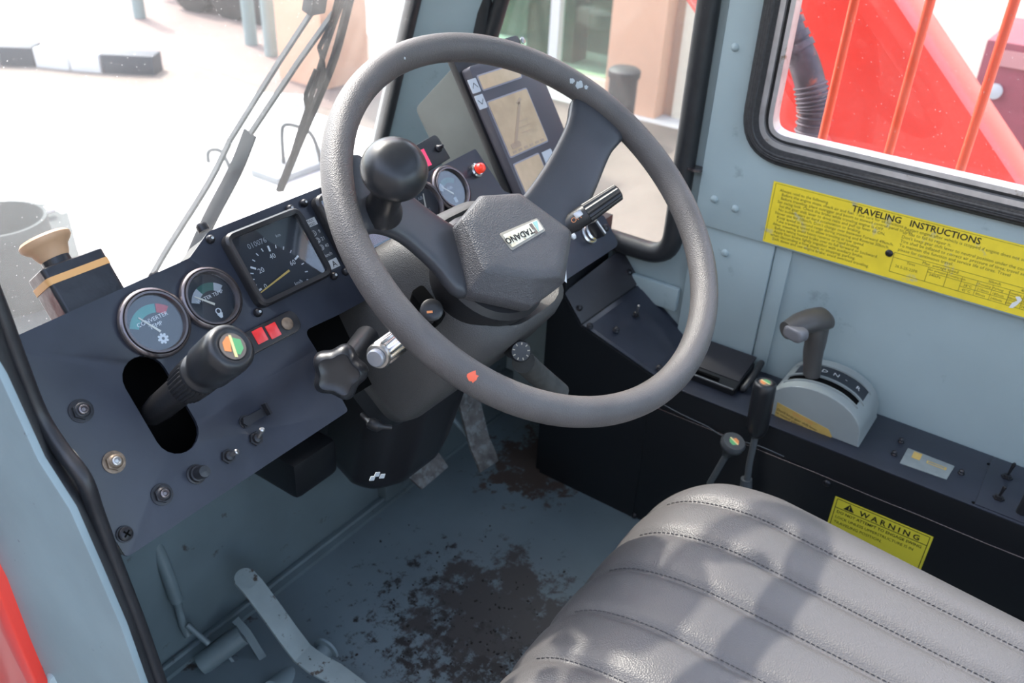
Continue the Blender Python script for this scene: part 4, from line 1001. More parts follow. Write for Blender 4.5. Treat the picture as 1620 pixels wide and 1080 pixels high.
hp = smooth_path([at(1243, 523, 1.36), at(1262, 514, 1.372), at(1283, 507, 1.385), at(1302, 504, 1.40), at(1312, 507, 1.405)], 4)
hr = [(.015, .0125), (.0195, .0150), (.021, .0165), (.0195, .0175), (.0125, .012)]
rings = []
for i, p in enumerate(hp):
    k0 = i/4; k1 = min(int(k0), 3); tt = k0-k1; a_ = hr[k1][0]*(1-tt)+hr[k1+1][0]*tt; c_ = hr[k1][1]*(1-tt)+hr[k1+1][1]*tt
    dn = (hp[-1]-hp[0]).normalized(); sd_ = dn.cross(V((0, 0, 1))).normalized(); up_ = sd_.cross(dn)
    rings.append([p+sd_*a_*math.cos(2*PI*k/28)+up_*c_*math.sin(2*PI*k/28) for k in range(28)])
b = nb(); loft(b, rings); obj('grip_head', b, M_grip, gs, smooth=70)
bc_ = at(1256, 528, 1.353); dn = (hp[0]-hp[-1]).normalized()
fbt = axis_frame(bc_, (dn*.8+V((0, 0, -.15))+(EYE-bc_).normalized()*.45))
b = nb(); loft(b, [[fbt.p(u, v, h) for u, v in rrect(-.0165*s_, .0165*s_, -.0100*s_, .0100*s_, .0095*s_)] for s_, h in ((1, -.012), (1, .003), (.88, .0055), (.6, .006))]); obj('release_button', b, mat('grey_button', (.15, .15, .165), .28), gs, smooth=60, label='grey oval release button')

# ================================================================ SWING LEVERS (seat side)
sw1 = thing('swing_lever', 'tall slim lever with black barrel knob standing before the gear gate', 'lever', onx(1178, 770, 1.10))
k1 = onx(1211, 604, 1.12); k0 = onx(1195, 690, 1.12)
ax = (k1-k0).normalized(); fl = axis_frame(k0, ax); L_ = (k1-k0).length
b = nb(); lathe(b, fl, [(.007, 0), (.0125, .006), (.0165, .018), (.0172, L_*.55), (.0170, L_*.85), (.0165, L_-.003), (.0135, L_), (.0115, L_), (.011, L_-.001), (0, L_-.001)], 36); obj('barrel_knob', b, M_knob, sw1, smooth=60)
icon(sw1, axis_frame(fl.p(0, 0, L_-.001), ax, (0, 1, .2)), .0098)
b = nb(); tube(b, [onx(1180, 775, 1.12), onx(1186, 730, 1.12), k0+ax*.004], .0052, 14); obj('lever_rod', b, M_lev, sw1)
b = nb(); cyl(b, onx(1178, 800, 1.12), onx(1181, 757, 1.12), .011, .009); obj('lever_socket', b, M_lev, sw1)
sw2 = thing('boom_lever', 'short lever with mushroom knob beside the tall barrel lever', 'lever', onx(1155, 770, 1.10))
kk = onx(1159, 702, 1.09); ax = V((-.15, -.25, .95)).normalized(); fl = axis_frame(kk, ax)
b = nb(); lathe(b, fl, [(.006, -.030), (.011, -.012), (.0185, -.004), (.0195, .003), (.0165, .0075), (.0125, .0072), (0, .0062)], 32); obj('mushroom_knob', b, mat('grey_black_knob', (.06, .065, .07), .3), sw2, smooth=60)
icon(sw2, axis_frame(fl.p(0, 0, .0062), ax, (0, -1, .2)), .0098)
b = nb(); cyl(b, kk-ax*.028, kk-ax*.11, .005); obj('lever_rod', b, M_lev, sw2)

# thin wire along the console face
b = nb(); tube(b, [onx(x, y, XC-.006) for x, y in ((1050, 640), (1078, 655), (1120, 675), (1145, 690), (1200, 705), (1240, 722))], .0008, 6, sm=4)
obj('loose_wire', b, mat('wire_grey', (.10, .11, .12), .6), label='thin pale wire hanging across the black console face', cat='wire')

# ================================================================ DECALS
FWb = Fr((XW-.0145, 0, 0), (0, -1, 0), (0, 0, 1))         # faces the cab (n = -X)
tv = thing('instruction_decal', 'long yellow traveling instructions decal below the side window', 'decal', (XW-.015, .2, .53))
a, c = FWb.uv(1229, 283), FWb.uv(1211, 377)
b = nb(); prism(b, FWb, [(-.395, .637), (.30, .637), (.30, .5375), (-.393, .5375)], 0, .0006); obj('decal_sheet', b, M_yellow, tv)
b = nb(); text(b, FWb, 'TRAVELING   INSTRUCTIONS', .0135, FWb.uv(1350, 322)[0], .6225, .0008, bold=.018); obj('heading', b, M_ink, tv)
b = nb()
L1 = ["Always read to the following.", "Before the engine stops, check air and fuel. Take care for all functions.", "Before traveling, place outrigger and boom to stowed control panel to ON.", "Set swing lock. Check the brake while traveling engine is OFF.", "Set the gear shift lever to drive ratio and pull up lever to ON.",
      "No sudden start or hard acceleration or braking.", "Never use for 10km/h. Don't change over between Forward 49km/h.", "Keep speed in second range during traveling and Reverse 30km/h.", "Take traveling speed to allow traveling at low speed.", "After traveling avoid heavy reverse or rapid braking.", "Before taking heated brake over to full forward or backward.",
      "Apply foot brake lightly together with auxiliary brake.", "when descending a long slope; or stopping; parking.", "Shift down and use engine brake; avoid overload traveling."]
for j, s_ in enumerate(L1): text(b, FWb, s_, .0064, -.383+(.004 if j % 3 else 0), .6235-.0061*j, .0008)
L2 = ["Restart engine after vehicle is stopped if engine does not start after attempting 3 times", "or has to fail to repair it.", "Don't keep gear shift lever to neutral position under the condition of road traveling.", "Tire shall be inflated to correct air pressure of tires; travel according to the following", "To maintain the function and service life of tires. Travel", "please for continuous travel."]
for j, s_ in enumerate(L2): text(b, FWb, s_, .0066, FWb.uv(1432, 352)[0]+.001, .6155-.0066*j, .0008)
t0_ = FWb.uv(1420, 383)[0]
def ln(bm, u0, v0, u1, v1, w_=.0005):
    d = V((u1-u0, v1-v0)).normalized(); p = V((-d.y, d.x))*w_/2
    prism(bm, FWb, [(u0+p.x, v0+p.y), (u0-p.x, v0-p.y), (u1-p.x, v1-p.y), (u1+p.x, v1+p.y)], .0006, .0009)
for v_ in (.5785, .571, .548): ln(b, t0_, v_, .29, v_)
ln(b, t0_, .5785, t0_, .548)
for k_, du in enumerate((.050, .076, .096, .116, .136, .158, .176)): ln(b, t0_+du, .571, t0_+du, .548)
ln(b, t0_+.05, .5635, .29, .5635); ln(b, t0_+.096, .556, .29, .556)
text(b, FWb, 'Max. average speed', .0062, t0_+.04, .573, .0008); text(b, FWb, 'Tires', .0058, t0_+.02, .566, .0008); text(b, FWb, '26.5-25-22PR', .0058, t0_+.006, .557, .0008)
text(b, FWb, 'Air pressure', .0052, t0_+.0505, .566, .0008); text(b, FWb, '340kPa', .0055, t0_+.053, .5585, .0008); text(b, FWb, 'Traveling cycle', .0040, t0_+.077, .566, .0008)
text(b, FWb, '38\u00b0C', .0055, t0_+.100, .5575, .0008); text(b, FWb, '45\u00b0C', .0055, t0_+.100, .550, .0008)
for k_, s_ in enumerate(('Traveling', 'Parking', 'Traveling', 'Parking')):
    text(b, FWb, s_, .0046, t0_+.117+.0195*k_, .5655, .0008)
for k_, s_ in enumerate(('210min', '180min', '90min', '180min')): text(b, FWb, s_, .0052, t0_+.118+.0195*k_, .5575, .0008)
for k_, s_ in enumerate(('90min', '240min', '60min', '240min')): text(b, FWb, s_, .0052, t0_+.118+.0195*k_, .550, .0008)
text(b, FWb, '30km/h', .0056, t0_+.128, .573, .0008); text(b, FWb, '40km/h', .0056, t0_+.170, .573, .0008)
ln(b, -.391, .6345, .295, .6345, .0004); ln(b, -.391, .6345, -.391, .541, .0004)
obj('small_print', b, mat('olive_ink', (.16, .14, .03), .5), tv)
b = nb(); uu, vv = FWb.uv(1607, 478); prism(b, FWb, [(uu-.006, vv-.010), (uu-.001, vv-.009), (uu+.003, vv-.002), (uu+.006, vv+.006), (uu+.002, vv+.010), (uu-.003, vv+.008), (uu+.001, vv+.003), (uu-.004, vv-.002)], .0006, .001); obj('torn_patch', b, M_white, tv, label='white torn patch')
FX = Fr((XC-.0032, 0, 0), (0, -1, 0), (0, 0, 1))
wd = thing('warning_decal', 'yellow warning decal on the black console face behind the seat edge', 'decal', (XC-.004, .09, .18))
u0, v0_ = FX.uv(1322, 784); u1, v1_ = FX.uv(1477, 849)
b = nb(); prism(b, FX, [(u0, .2275), (u1, .2275), (u1, .15), (u0, .15)], 0, .0006); obj('decal_sheet', b, M_yellow2, wd)
b = nb(); 
def lx(u_0, v_0, u_1, v_1, w_=.0009):
    d = V((u_1-u_0, v_1-v_0)).normalized(); p = V((-d.y, d.x))*w_/2
    prism(b, FX, [(u_0+p.x, v_0+p.y), (u_0-p.x, v_0-p.y), (u_1-p.x, v_1-p.y), (u_1+p.x, v_1+p.y)], .0006, .0009)
lx(u0+.004, .2250, u1-.004, .2250); lx(u0+.004, .2250, u0+.004, .152); lx(u1-.004, .2250, u1-.004, .152); lx(u0+.004, .2085, u1-.004, .2085)
wW = u1-u0
text(b, FX, 'W A R N I N G', .0135, u0+.040, .2110, .0009, bold=.022)
prism(b, FX, [(u0+.016, .2108), (u0+.032, .2108), (u0+.024, .2232)], .0006, .0009, [[(u0+.0233, .2130), (u0+.0247, .2130), (u0+.0247, .2195), (u0+.0233, .2195)]])
text(b, FX, 'DO NOT ATTEMPT TO ENGAGE SWING', .0070, u0+.008, .1995, .0009, bold=.014); text(b, FX, 'LOCK UNLESS UPPERSTRUCTURE IS IN', .0068, u0+.008, .1895, .0009)
text(b, FX, 'TRAVELING POSITION.', .0072, u0+.008, .1795, .0009)
obj('lettering', b, M_ink, wd)

# ================================================================ SEAT
seat = thing('seat_cushion', 'grey vinyl driver seat cushion with long stitched channels', 'seat', (.70, .05, .0))
xa, xb, ya, yb = .452, .945, -.42, .352
seams = [.545, .622, .700, .776, .852]
N1, N2 = 150, 150
zt = .388
def seat_z(x, y):
    cx0 = (x-(xa+xb)/2)/((xb-xa)/2); 
    z = zt - .012*max(0, (-.05-y))*0 - .010*(abs(cx0)**2.2)
    # channel puffs
    d = min(abs(x-s_) for s_ in seams); z -= .0055*math.exp(-(d/.0075)**2) ; z += .0035*(1-math.exp(-(d/.018)**2))
    # cross gathering seam near the front
    yl = .268
    return z
def taper(x, y): return .70+(x-.70)*(1-.46*max(0, .19-max(y, -.12)))
def outline_r(x, y):
    # distance inside a rounded rectangle
    r = .10 if (x > .7 and y > 0) else .06
    hx, hy = (xb-xa)/2, (yb-ya)/2; cx0, cy0 = (xa+xb)/2, (ya+yb)/2
    qx, qy = abs(x-cx0)-hx+r, abs(y-cy0)-hy+r
    return -(math.hypot(max(qx, 0), max(qy, 0))+min(max(qx, qy), 0)-r)
b = nb(); grid = []
for i in range(N1+1):
    row = []
    for j in range(N2+1):
        s_ = i/N1*2-1; t_ = j/N2*2-1
        # squircle map of the square onto the rounded rectangle
        x = (xa+xb)/2+(xb-xa)/2*s_; y = (ya+yb)/2+(yb-ya)/2*t_
        d = outline_r(x, y)
        if d < 0:
            # pull onto outline
            r = .10 if (x > .7 and y > 0) else .06
            cx0, cy0 = (xa+xb)/2, (ya+yb)/2; hx, hy = (xb-xa)/2, (yb-ya)/2
            sx, sy = (1 if x > cx0 else -1), (1 if y > cy0 else -1)
            ccx, ccy = cx0+sx*(hx-r), cy0+sy*(hy-r); v_ = V((x-ccx, y-ccy)).normalized()*r; x, y = ccx+v_.x, ccy+v_.y; d = 0
        R0 = .075; k_ = min(1, d/R0); edge = R0*(1-math.sqrt(max(0, 1-(1-k_)**2)))
        fr_ = max(0, (y-.17)/.165); drop = .050*fr_**2.2
        z = seat_z(x, y) - edge*.80 - drop
        row.append(b.verts.new((taper(x, y), y, z)))
    grid.append(row)
for i in range(N1):
    for j in range(N2): b.faces.new((grid[i][j], grid[i+1][j], grid[i+1][j+1], grid[i][j+1]))
rim_ = [grid[i][0] for i in range(N1)]+[grid[N1][j] for j in range(N2)]+[grid[i][N2] for i in range(N1, 0, -1)]+[grid[0][j] for j in range(N2, 0, -1)]
low = [b.verts.new((v_.co.x, v_.co.y, .22)) for v_ in rim_]; n_ = len(low)
for i in range(n_): b.faces.new((rim_[i], rim_[(i+1) % n_], low[(i+1) % n_], low[i]))
bmesh.ops.remove_doubles(b, verts=b.verts, dist=1e-5)
def seatsurf(x, y):
    d = outline_r(x, y); R0 = .075; k_ = min(1, max(0, d)/R0); edge = R0*(1-math.sqrt(max(0, 1-(1-k_)**2)))
    return seat_z(x, y)-edge*.8-.050*max(0, (y-.17)/.165)**2.2
obj('vinyl_cover', b, M_seat, seat, smooth=80)
for s_ in seams:
    b = nb(); y = -.30
    while y < .315:
        z0, z1 = seatsurf(s_+.0028, y)+.0006, seatsurf(s_+.0028, y+.0032)+.0006
        tube(b, [(taper(s_+.0028, y), y, z0), (taper(s_+.0030, y), y+.0018, (z0+z1)/2+.0006), (taper(s_+.0028, y), y+.0036, z1)], .0007, 5); y += .0056
    obj('stitch_line', b, M_thread, seat)
b = nb(); wbox(b, .52, .88, -.40, .27, .0, .23); obj('seat_base', b, M_blk, seat, bevel=.01)

# ================================================================ PEDALS AND LINKAGE
def flat_bar(pts, wdir, wid, th, bm):
    """bent flat bar through centre points, width along wdir"""
    rg = []
    for i, p in enumerate(pts):
        a = pts[max(0, i-1)]; c = pts[min(len(pts)-1, i+1)]; t = (c-a).normalized(); w_ = V(wdir); w_ = (w_-t*w_.dot(t)).normalized(); n = t.cross(w_)
        rg.append([p+w_*wid/2+n*th/2, p-w_*wid/2+n*th/2, p-w_*wid/2-n*th/2, p+w_*wid/2-n*th/2])
    loft(bm, rg)
M_link = mat('shaded_linkage_grey', (.15, .195, .21), .45, var=.15, vscale=20)  # grey taken darker so the footwell shade sits in the colour
M_ped = mat('chipped_pedal_paint', (.23, .28, .285), .5, var=.12, vscale=25, dirt=[((.06, .045, .035), 38, .58, .62), ((.02, .018, .015), 70, .64, .66)])
M_pedr = mat('rusty_pedal', (.12, .115, .11), .7, var=.4, vscale=60, dirt=[((.20, .22, .22), 50, .5, .6)])
pd = thing('brake_pedal', 'bent grey flat bar pedal with chipped paint at the lower left of floor', 'pedal', (.55, .70, .0))
b = nb(); pts = [onx(385, 912, .545), onx(400, 928, .545), onx(430, 968, .545), onx(455, 1003, .545), onx(478, 1033, .548), onx(500, 1050, .55), onx(530, 1066, .56), onx(575, 1100, .57)]
flat_bar(pts, (1, .1, 0), .034, .005, b); obj('pedal_arm', b, M_ped, pd, bevel=.0012)
b = nb(); f = axis_frame(onx(389, 917, .545)+V((0, 0, .001)), (V((1, 0, 0)).cross(pts[1]-pts[0])))
lathe(b, f, [(.0165, -.003), (.0165, .003)], 24); obj('rounded_tip', b, M_ped, pd)
b = nb(); cyl(b, onx(430, 1095, .50), onx(470, 1062, .56), .017); obj('pivot_tube', b, M_paint2, pd)
b = nb(); p = onx(515, 1030, .60); f = axis_frame(p, (1, .1, 0)); lathe(b, f, [(.022, 0), (.022, .004), (.014, .004), (.012, -.02)], 24); obj('pivot_washer', b, M_paint2, pd)
lk_ = thing('clutch_linkage', 'grey pipe and bracket linkage bolted to the floor near the door', 'linkage', (.48, .78, .0))
b = nb(); cyl(b, onx(318, 1052, .47), onx(384, 1003, .53), .0165); obj('pivot_pipe', b, M_link, lk_)
b = nb(); e0 = onx(378, 985, .535); e1 = onx(418, 1045, .535); e2 = onx(385, 1070, .50)
flat_bar([onx(372, 980, .535), onx(390, 1000, .535), e1, onx(414, 1052, .53), e2], (1, 0, .2), .012, .004, b); obj('bracket', b, M_link, lk_)
b = nb(); flat_bar([onx(362, 1035, .51), onx(382, 1062, .51)], (.3, 1, 0), .03, .004, b); obj('web_plate', b, M_link, lk_)
b = nb(); tube(b, [onx(240, 845, .47), onx(262, 900, .47), onx(280, 950, .47)], .0095, 14); tube(b, [onx(280, 950, .47), onx(290, 990, .475), onx(298, 1005, .475)], .006, 10); obj('push_rod', b, M_link, lk_)
b = nb(); cyl(b, onx(296, 988, .475), onx(330, 1018, .485), .0042); obj('link_arm', b, M_link, lk_)
b = nb(); flat_bar([onx(262, 1052, .44), onx(285, 1062, .45), onx(310, 1085, .46), onx(330, 1110, .47)], (1, .3, 0), .045, .006, b); obj('chipped_plate', b, M_ped, lk_, bevel=.001)
pa = thing('accelerator_pedal', 'long grey accelerator pedal hanging against the front wall', 'pedal', (1.04, .80, .0))
b = nb(); flat_bar([onx(728, 590, 1.03), onx(738, 620, 1.03), onx(748, 660, 1.03), onx(758, 700, 1.03), onx(768, 722, 1.03), onx(773, 738, 1.03)], (1, -.2, 0), .046, .006, b); obj('pedal_plate', b, M_pedr, pa, bevel=.001)
b = nb(); tube(b, [onx(703, 648, 1.0), onx(722, 668, 1.01), onx(742, 690, 1.03)], .0045, 10); obj('pedal_rod', b, M_paint2, pa)
b = nb(); wbox(b, .99, 1.07, .80, .8795, .21, .245); obj('pedal_hinge', b, M_paint2, pa, bevel=.002)
b = nb(); tube(b, [(1.03, .84, .22), onx(733, 605, 1.03)], .006, 10); obj('hinge_link', b, M_paint2, pa)
pb = thing('worn_pedal', 'rust worn pedal pad showing beside the column shroud', 'pedal', (.93, .78, .0))
b = nb(); f = axis_frame(onx(672, 738, .94), (-.2, -.75, .65)); prism(b, f, rpoly([f.uv(*q) for q in ((640, 748), (668, 774), (710, 738), (684, 700))], .003), -.006, 0); obj('pedal_pad', b, M_pedr, pb, bevel=.001)
b = nb(); tube(b, [onx(672, 738, .94)+V((0, .01, 0)), onx(672, 738, .94)+V((-.02, .08, .12))], .008, 10); obj('pedal_stem', b, M_paint2, pb)

# ================================================================ OUTSIDE

M_conc = mat('pale_concrete', (.60, .585, .56), .8, var=.08, vscale=1.5)
b = nb(); wbox(b, -15, 40, -15, 45, GZ-.1, GZ); struct('ground', b, M_conc)
b = nb(); wbox(b, -9, .15, -9, 3.5, GZ+.001, GZ+.012); obj('added_dark_ground', b, mat('dark_bounce_absorber', (.09, .09, .095), .9, var=.15, vscale=5), kind='structure')  # unseen dark ground, added to cut light bouncing into the cab
# tan paved strip seen through the right window
b = nb(); wbox(b, 2.3, 7.1, -2, 9, GZ+.001, GZ+.012); obj('pavement', b, mat('sandy_paving', (.17, .14, .12), .85, var=.15, vscale=2.5, bump=.2, bscale=20), kind='structure')
M_peach = mat('peach_render', (.72, .42, .28), .8, var=.05, vscale=2); M_cream = mat('cream_render', (.78, .70, .56), .8, var=.04)
M_sh = glass('shop_glass', (.55, .72, .64), 1.0, .0)
bl = thing('shop_building', 'peach rendered building with green tinted shop glass beyond the right window', 'building', (7.6, 4.5, GZ))
def YX(px, py, X): p = onx(px, py, X); return p.y, p.z
XB = 7.4
y1, _ = YX(977, 60, XB); y0, _ = YX(1062, 60, XB); ym, _ = YX(866, 40, XB); yl, _ = YX(752, 40, XB)
b = nb(); wbox(b, XB-.15, XB+.4, y0, y1, GZ, 3.5); obj('column', b, M_peach, bl)
b = nb(); wbox(b, XB+.05, XB+.4, y0-.10, y0, GZ, 3.5); obj('tan_side_return', b, mat('tan_return', (.55, .38, .28), .8), bl)  # narrow tan return between the column and the cream wall
b = nb(); wbox(b, XB+.0, XB+.4, y0-6.5, y0-.1, GZ, 3.5); obj('cream_wall', b, M_cream, bl)
b = nb(); wbox(b, XB+.2, XB+.23, y1, yl+.9, GZ+.15, 3.4); obj('shop_window', b, M_sh, bl)
for yy in (ym, yl+.02, yl+.85):
    b = nb(); wbox(b, XB+.12, XB+.22, yy-.05, yy+.05, GZ, 3.4); obj('mullion', b, M_white, bl)
b = nb(); wbox(b, XB+.1, XB+.3, y1, yl+.9, GZ, GZ+.16); obj('plinth', b, M_cream, bl)
b = nb(); wbox(b, XB+1.6, XB+1.7, y1-2, yl+1.0, GZ, 3.4); obj('inner_wall', b, mat('shop_interior', (.20, .25, .22), .9, var=.3, vscale=1.5), bl)
b = nb(); wbox(b, XB+1.0, XB+1.3, ym+.3, ym+.9, GZ, GZ+1.3); wbox(b, XB+.8, XB+1.1, y1+.2, ym-.3, GZ, GZ+1.0); obj('shop_counter', b, mat('dark_counter', (.10, .12, .11), .8), bl)
# dark bin before the glass
p = onz(985, 185, GZ+.05)
b = nb(); q = onx(985, 140, 6.6)
f = Fr((6.6, q.y, GZ), (1, 0, 0), (0, 1, 0)); lathe(b, f, [(.11, 0), (.115, .1), (.12, q.z-GZ+.08), (.135, q.z-GZ+.10), (.135, q.z-GZ+.15), (.11, q.z-GZ+.17)], 24)
bn = obj('litter_bin', b, mat('charcoal_bin', (.035, .04, .045), .6), label='charcoal round litter bin before the peach column', cat='bin')
# kerbs
M_kw = mat('kerb_white', (.80, .80, .78), .7); M_kb = mat('kerb_black', (.035, .045, .06), .7)
def kerb(pts, cols, label):
    t = thing('kerb', label, 'kerb', onz(*pts[0], GZ), 'painted kerbs in the yard')
    for i in range(len(pts)-1):
        a, c = onz(*pts[i], GZ), onz(*pts[i+1], GZ); d = (c-a); f = Fr(a+V((0, 0, 0)), d, V((-d.y, d.x, 0)))
        b = nb(); box(b, f, 0, d.length-.02, -.02, .22, 0, .19); obj('kerb_stone', b, M_kb if cols[i] else M_kw, t, bevel=.015)
kerb([(-110, 102), (-55, 103), (4, 105), (60, 107), (115, 113), (165, 117), (250, 121)], [0, 0, 1, 0, 0, 1], 'nearer black and white painted kerb left of the wipers')
kerb([(150, 186), (210, 187), (270, 188), (385, 192), (500, 198)], [0, 0, 1, 0], 'black and white painted kerb behind the wiper blade')
M_pink = mat('pink_paving', (.185, .135, .12), .85, var=.08, vscale=4)
pts = [onz(x, y, GZ) for x, y in ((-200, 96), (250, 112), (285, 98), (520, 175), (640, 150), (560, 20), (360, -60), (-60, -60), (-260, 20))]
b = nb(); prism(b, Fr((0, 0, GZ), (1, 0, 0), (0, 1, 0)), [(p.x, p.y) for p in pts], .001, .014); obj('yard_paving', b, M_pink, kind='structure')
# second peach pillar seen through the windscreen
p = onz(520, 130, GZ)
b = nb(); wbox(b, p.x-.25, p.x+.35, p.y-.2, p.y+.4, GZ, 3); obj('gate_pillar', b, M_peach, label='peach gate pillar beyond the wiper linkage', cat='pillar')
for k_, (px, py, hh) in enumerate(((222, 30, 1.1), (430, 90, 1.6), (398, 72, 1.6))):
    p = onz(px, py, GZ); b = nb(); cyl(b, p, p+V((0, 0, hh)), .07, .07, 12); obj('yard_post', b, mat('grey_green_post%d' % k_, (.22, .30, .30), .6), label=('far short grey post left of the red machine', 'nearer grey-green post right of the red machine', 'slightly farther grey-green post by the red machine')[k_], cat='post', group='yard posts')
# red machine far off
rm = thing('red_machine', 'blurred red machine parked far across the yard', 'machine', onz(380, 30, GZ))
p = onz(330, 15, GZ); q = onz(455, 40, GZ)
d = (q-p).normalized(); f = Fr(p, d, V((-d.y, d.x, 0))); L_ = (q-p).length
b = nb(); box(b, f, -1.0, L_*.97, 0, 1.6, .35, .62); obj('chassis', b, M_redpaint, rm, bevel=.04)
b = nb(); box(b, f, L_*.25, L_*.8, .1, 1.5, .62, 1.5); obj('body', b, M_redpaint, rm, bevel=.06)
for k_ in (0, .5, .85):
    b = nb(); ff = Fr(f.p(L_*k_, -.02, .35), f.u, f.n); lathe(b, ff, [(.2, 0), (.35, .02), (.35, .25), (.2, .27)], 20); obj('tyre', b, M_blk, rm)

# ---- wiper linkage and blade outside the screen
WO = Fr(WF.p(0, 0, .035), WF.u, WF.v)
if WO.n.y < 0: WO = Fr(WF.p(0, 0, -.035), WF.u, WF.v)
def O(px, py, h=0): return WO.p(*WO.uv(px, py, h), h)
wp = thing('windscreen_wiper', 'dusty grey pair of parallel wiper arms outside the windscreen', 'wiper', O(300, 330))
M_arm = mat('dusty_grey_arm', (.06, .065, .07), .8, spec=.15, var=.2, vscale=30)
for A_ in (((498, 12), (440, 100), (362, 225)), ((528, 20), (472, 98), (396, 212))):
    b = nb(); tube(b, [O(*q, .0) for q in A_], .0058, 8, prof=[(-.007, -.002), (.007, -.002), (.007, .002), (-.007, .002)]); obj('arm_rod', b, M_arm, wp)
for A_ in (((364, 222), (330, 290), (270, 385), (238, 440)), ((396, 210), (372, 270), (330, 350), (290, 440))):
    b = nb(); tube(b, [O(*q, .0) for q in A_], .01, 8, prof=[(-.013, -.002), (.013, -.002), (.013, .002), (-.013, .002)], sm=3); obj('arm_channel', b, M_arm, wp)
b = nb(); box(b, Fr(O(495, 5), WO.u, WO.v), -.012, .02, -.015, .02, -.01, .01); obj('arm_joint', b, M_arm, wp, bevel=.003)
wbq = thing('windscreen_wiper', 'long dark wiper blade resting against the outside of the windscreen', 'wiper blade', O(445, 303))
M_wblk = mat('matt_black_wiper', (.012, .012, .013), .8, spec=.15)
b = nb(); tube(b, [O(*q, -.020) for q in ((556, -10), (530, 90), (500, 165), (470, 235), (443, 302))], .004, 8, prof=[(-.0035, -.008), (.0035, -.008), (.002, .008), (-.002, .008)], sm=4); obj('blade_rubber', b, M_wblk, wbq)
b = nb(); tube(b, [O(*q, -.004) for q in ((545, -10), (514, 80), (490, 160), (472, 215), (458, 262))], .0045, 8, sm=4); obj('blade_holder', b, M_wblk, wbq)
for A_ in (((536, -10), (522, 40), (505, 75)), ((505, 75), (512, 110), (503, 140)), ((500, 110), (484, 150), (486, 170))):
    b = nb(); tube(b, [O(*q, .006) for q in A_], .0038, 8, sm=3); obj('blade_yoke', b, M_wblk, wbq)
# ---- deck with ring and wire hooks
rc = at(-8, 346, 2.35)
dk = thing('front_deck', 'grey steel deck with an open ring socket ahead of the cab', 'deck', (rc.x, rc.y, rc.z-.30))
zd = rc.z-.20
M_deck = mat('dull_grey_deck', (.075, .085, .085), .85, spec=.12, var=.12, vscale=8)
pts = [onz(x, y, zd) for x, y in ((-160, 330), (40, 322), (71, 321), (98, 337), (107, 334), (126, 405), (150, 600), (-260, 640))]
b = nb(); prism(b, Fr((0, 0, zd), (1, 0, 0), (0, 1, 0)), [(p.x, p.y) for p in pts], -.05, 0); obj('deck_plate', b, M_deck, dk, bevel=.004)
b = nb(); f = Fr(rc, (1, 0, 0), (0, 1, 0)); R1 = .108
loft(b, [[f.p(r*math.cos(2*PI*i/48), r*math.sin(2*PI*i/48), h) for i in range(48)] for r, h in ((R1, -.20), (R1, 0), (R1-.008, 0), (R1-.008, -.18))], closed=True); obj('ring_socket', b, M_deck, dk)
b = nb(); lathe(b, Fr(rc-V((0, 0, .185)), (1, 0, 0), (0, 1, 0)), [(R1-.009, 0), (R1-.009, .005)], 40); obj('socket_floor', b, M_deck, dk)
b = nb(); p0_, p1_ = onz(60, 337, zd+.02), onz(84, 330, zd+.02); tube(b, [p0_, p1_], .012, 10); obj('white_pipe', b, M_white, dk)
# front bonnet of the carrier, seen almost white in the sun
hz = -.22
b = nb(); pts = [V((.9, 1.75, 0)), V((3.4, 1.75, 0)), V((3.4, 4.4, 0)), V((.9, 4.4, 0))]
M_hood = mat('white_deck_paint', (.80, .79, .76), .6, var=.04, vscale=3)
hd = thing('carrier_deck', 'sunlit white painted carrier deck ahead of the windscreen', 'deck', (1.6, 4.0, GZ))
b = nb(); prism(b, W0, [(-.2, 1.5), (1.6, 1.5), (2.95, 2.8), (2.95, 4.0), (.3, 4.0)], hz-.06, hz); obj('deck_top', b, M_hood, hd, bevel=.02)
b = nb(); wbox(b, .8, 2.3, 3.1, 3.4, GZ, hz-.06); obj('deck_frame', b, M_hood, hd)
for k_, (pts_, lab) in enumerate(((((449, 262), (446, 215), (450, 198), (470, 200), (492, 212), (505, 245), (508, 275)), 'right wire grab loop on the sunlit deck, nearer the wheel rim'), (((330, 258), (329, 243), (336, 237), (350, 240), (362, 262), (375, 295)), 'left wire grab loop on the sunlit deck, behind the wiper arms'))):
    c0 = onz(*pts_[0], hz); dd = (c0-EYE).length
    b = nb(); tube(b, [at(x, y, dd*(.985)) for x, y in pts_], .009, 8, sm=4); obj('grab_loop', b, mat('dark_wire%d' % k_, (.07, .08, .08), .5), label=lab, cat='handle', group='wire grab loops on the deck')
c0 = onz(460, 275, hz); b = nb(); f = Fr((c0.x, c0.y, hz), (1, 0, 0), (0, 1, 0)); box(b, f, -.12, .25, -.06, .10, 0, .03)
obj('step_plate', b, mat('pale_grey_steel', (.20, .225, .24), .5), bevel=.005, label='pale grey step plate lying between loops on the deck', cat='plate')

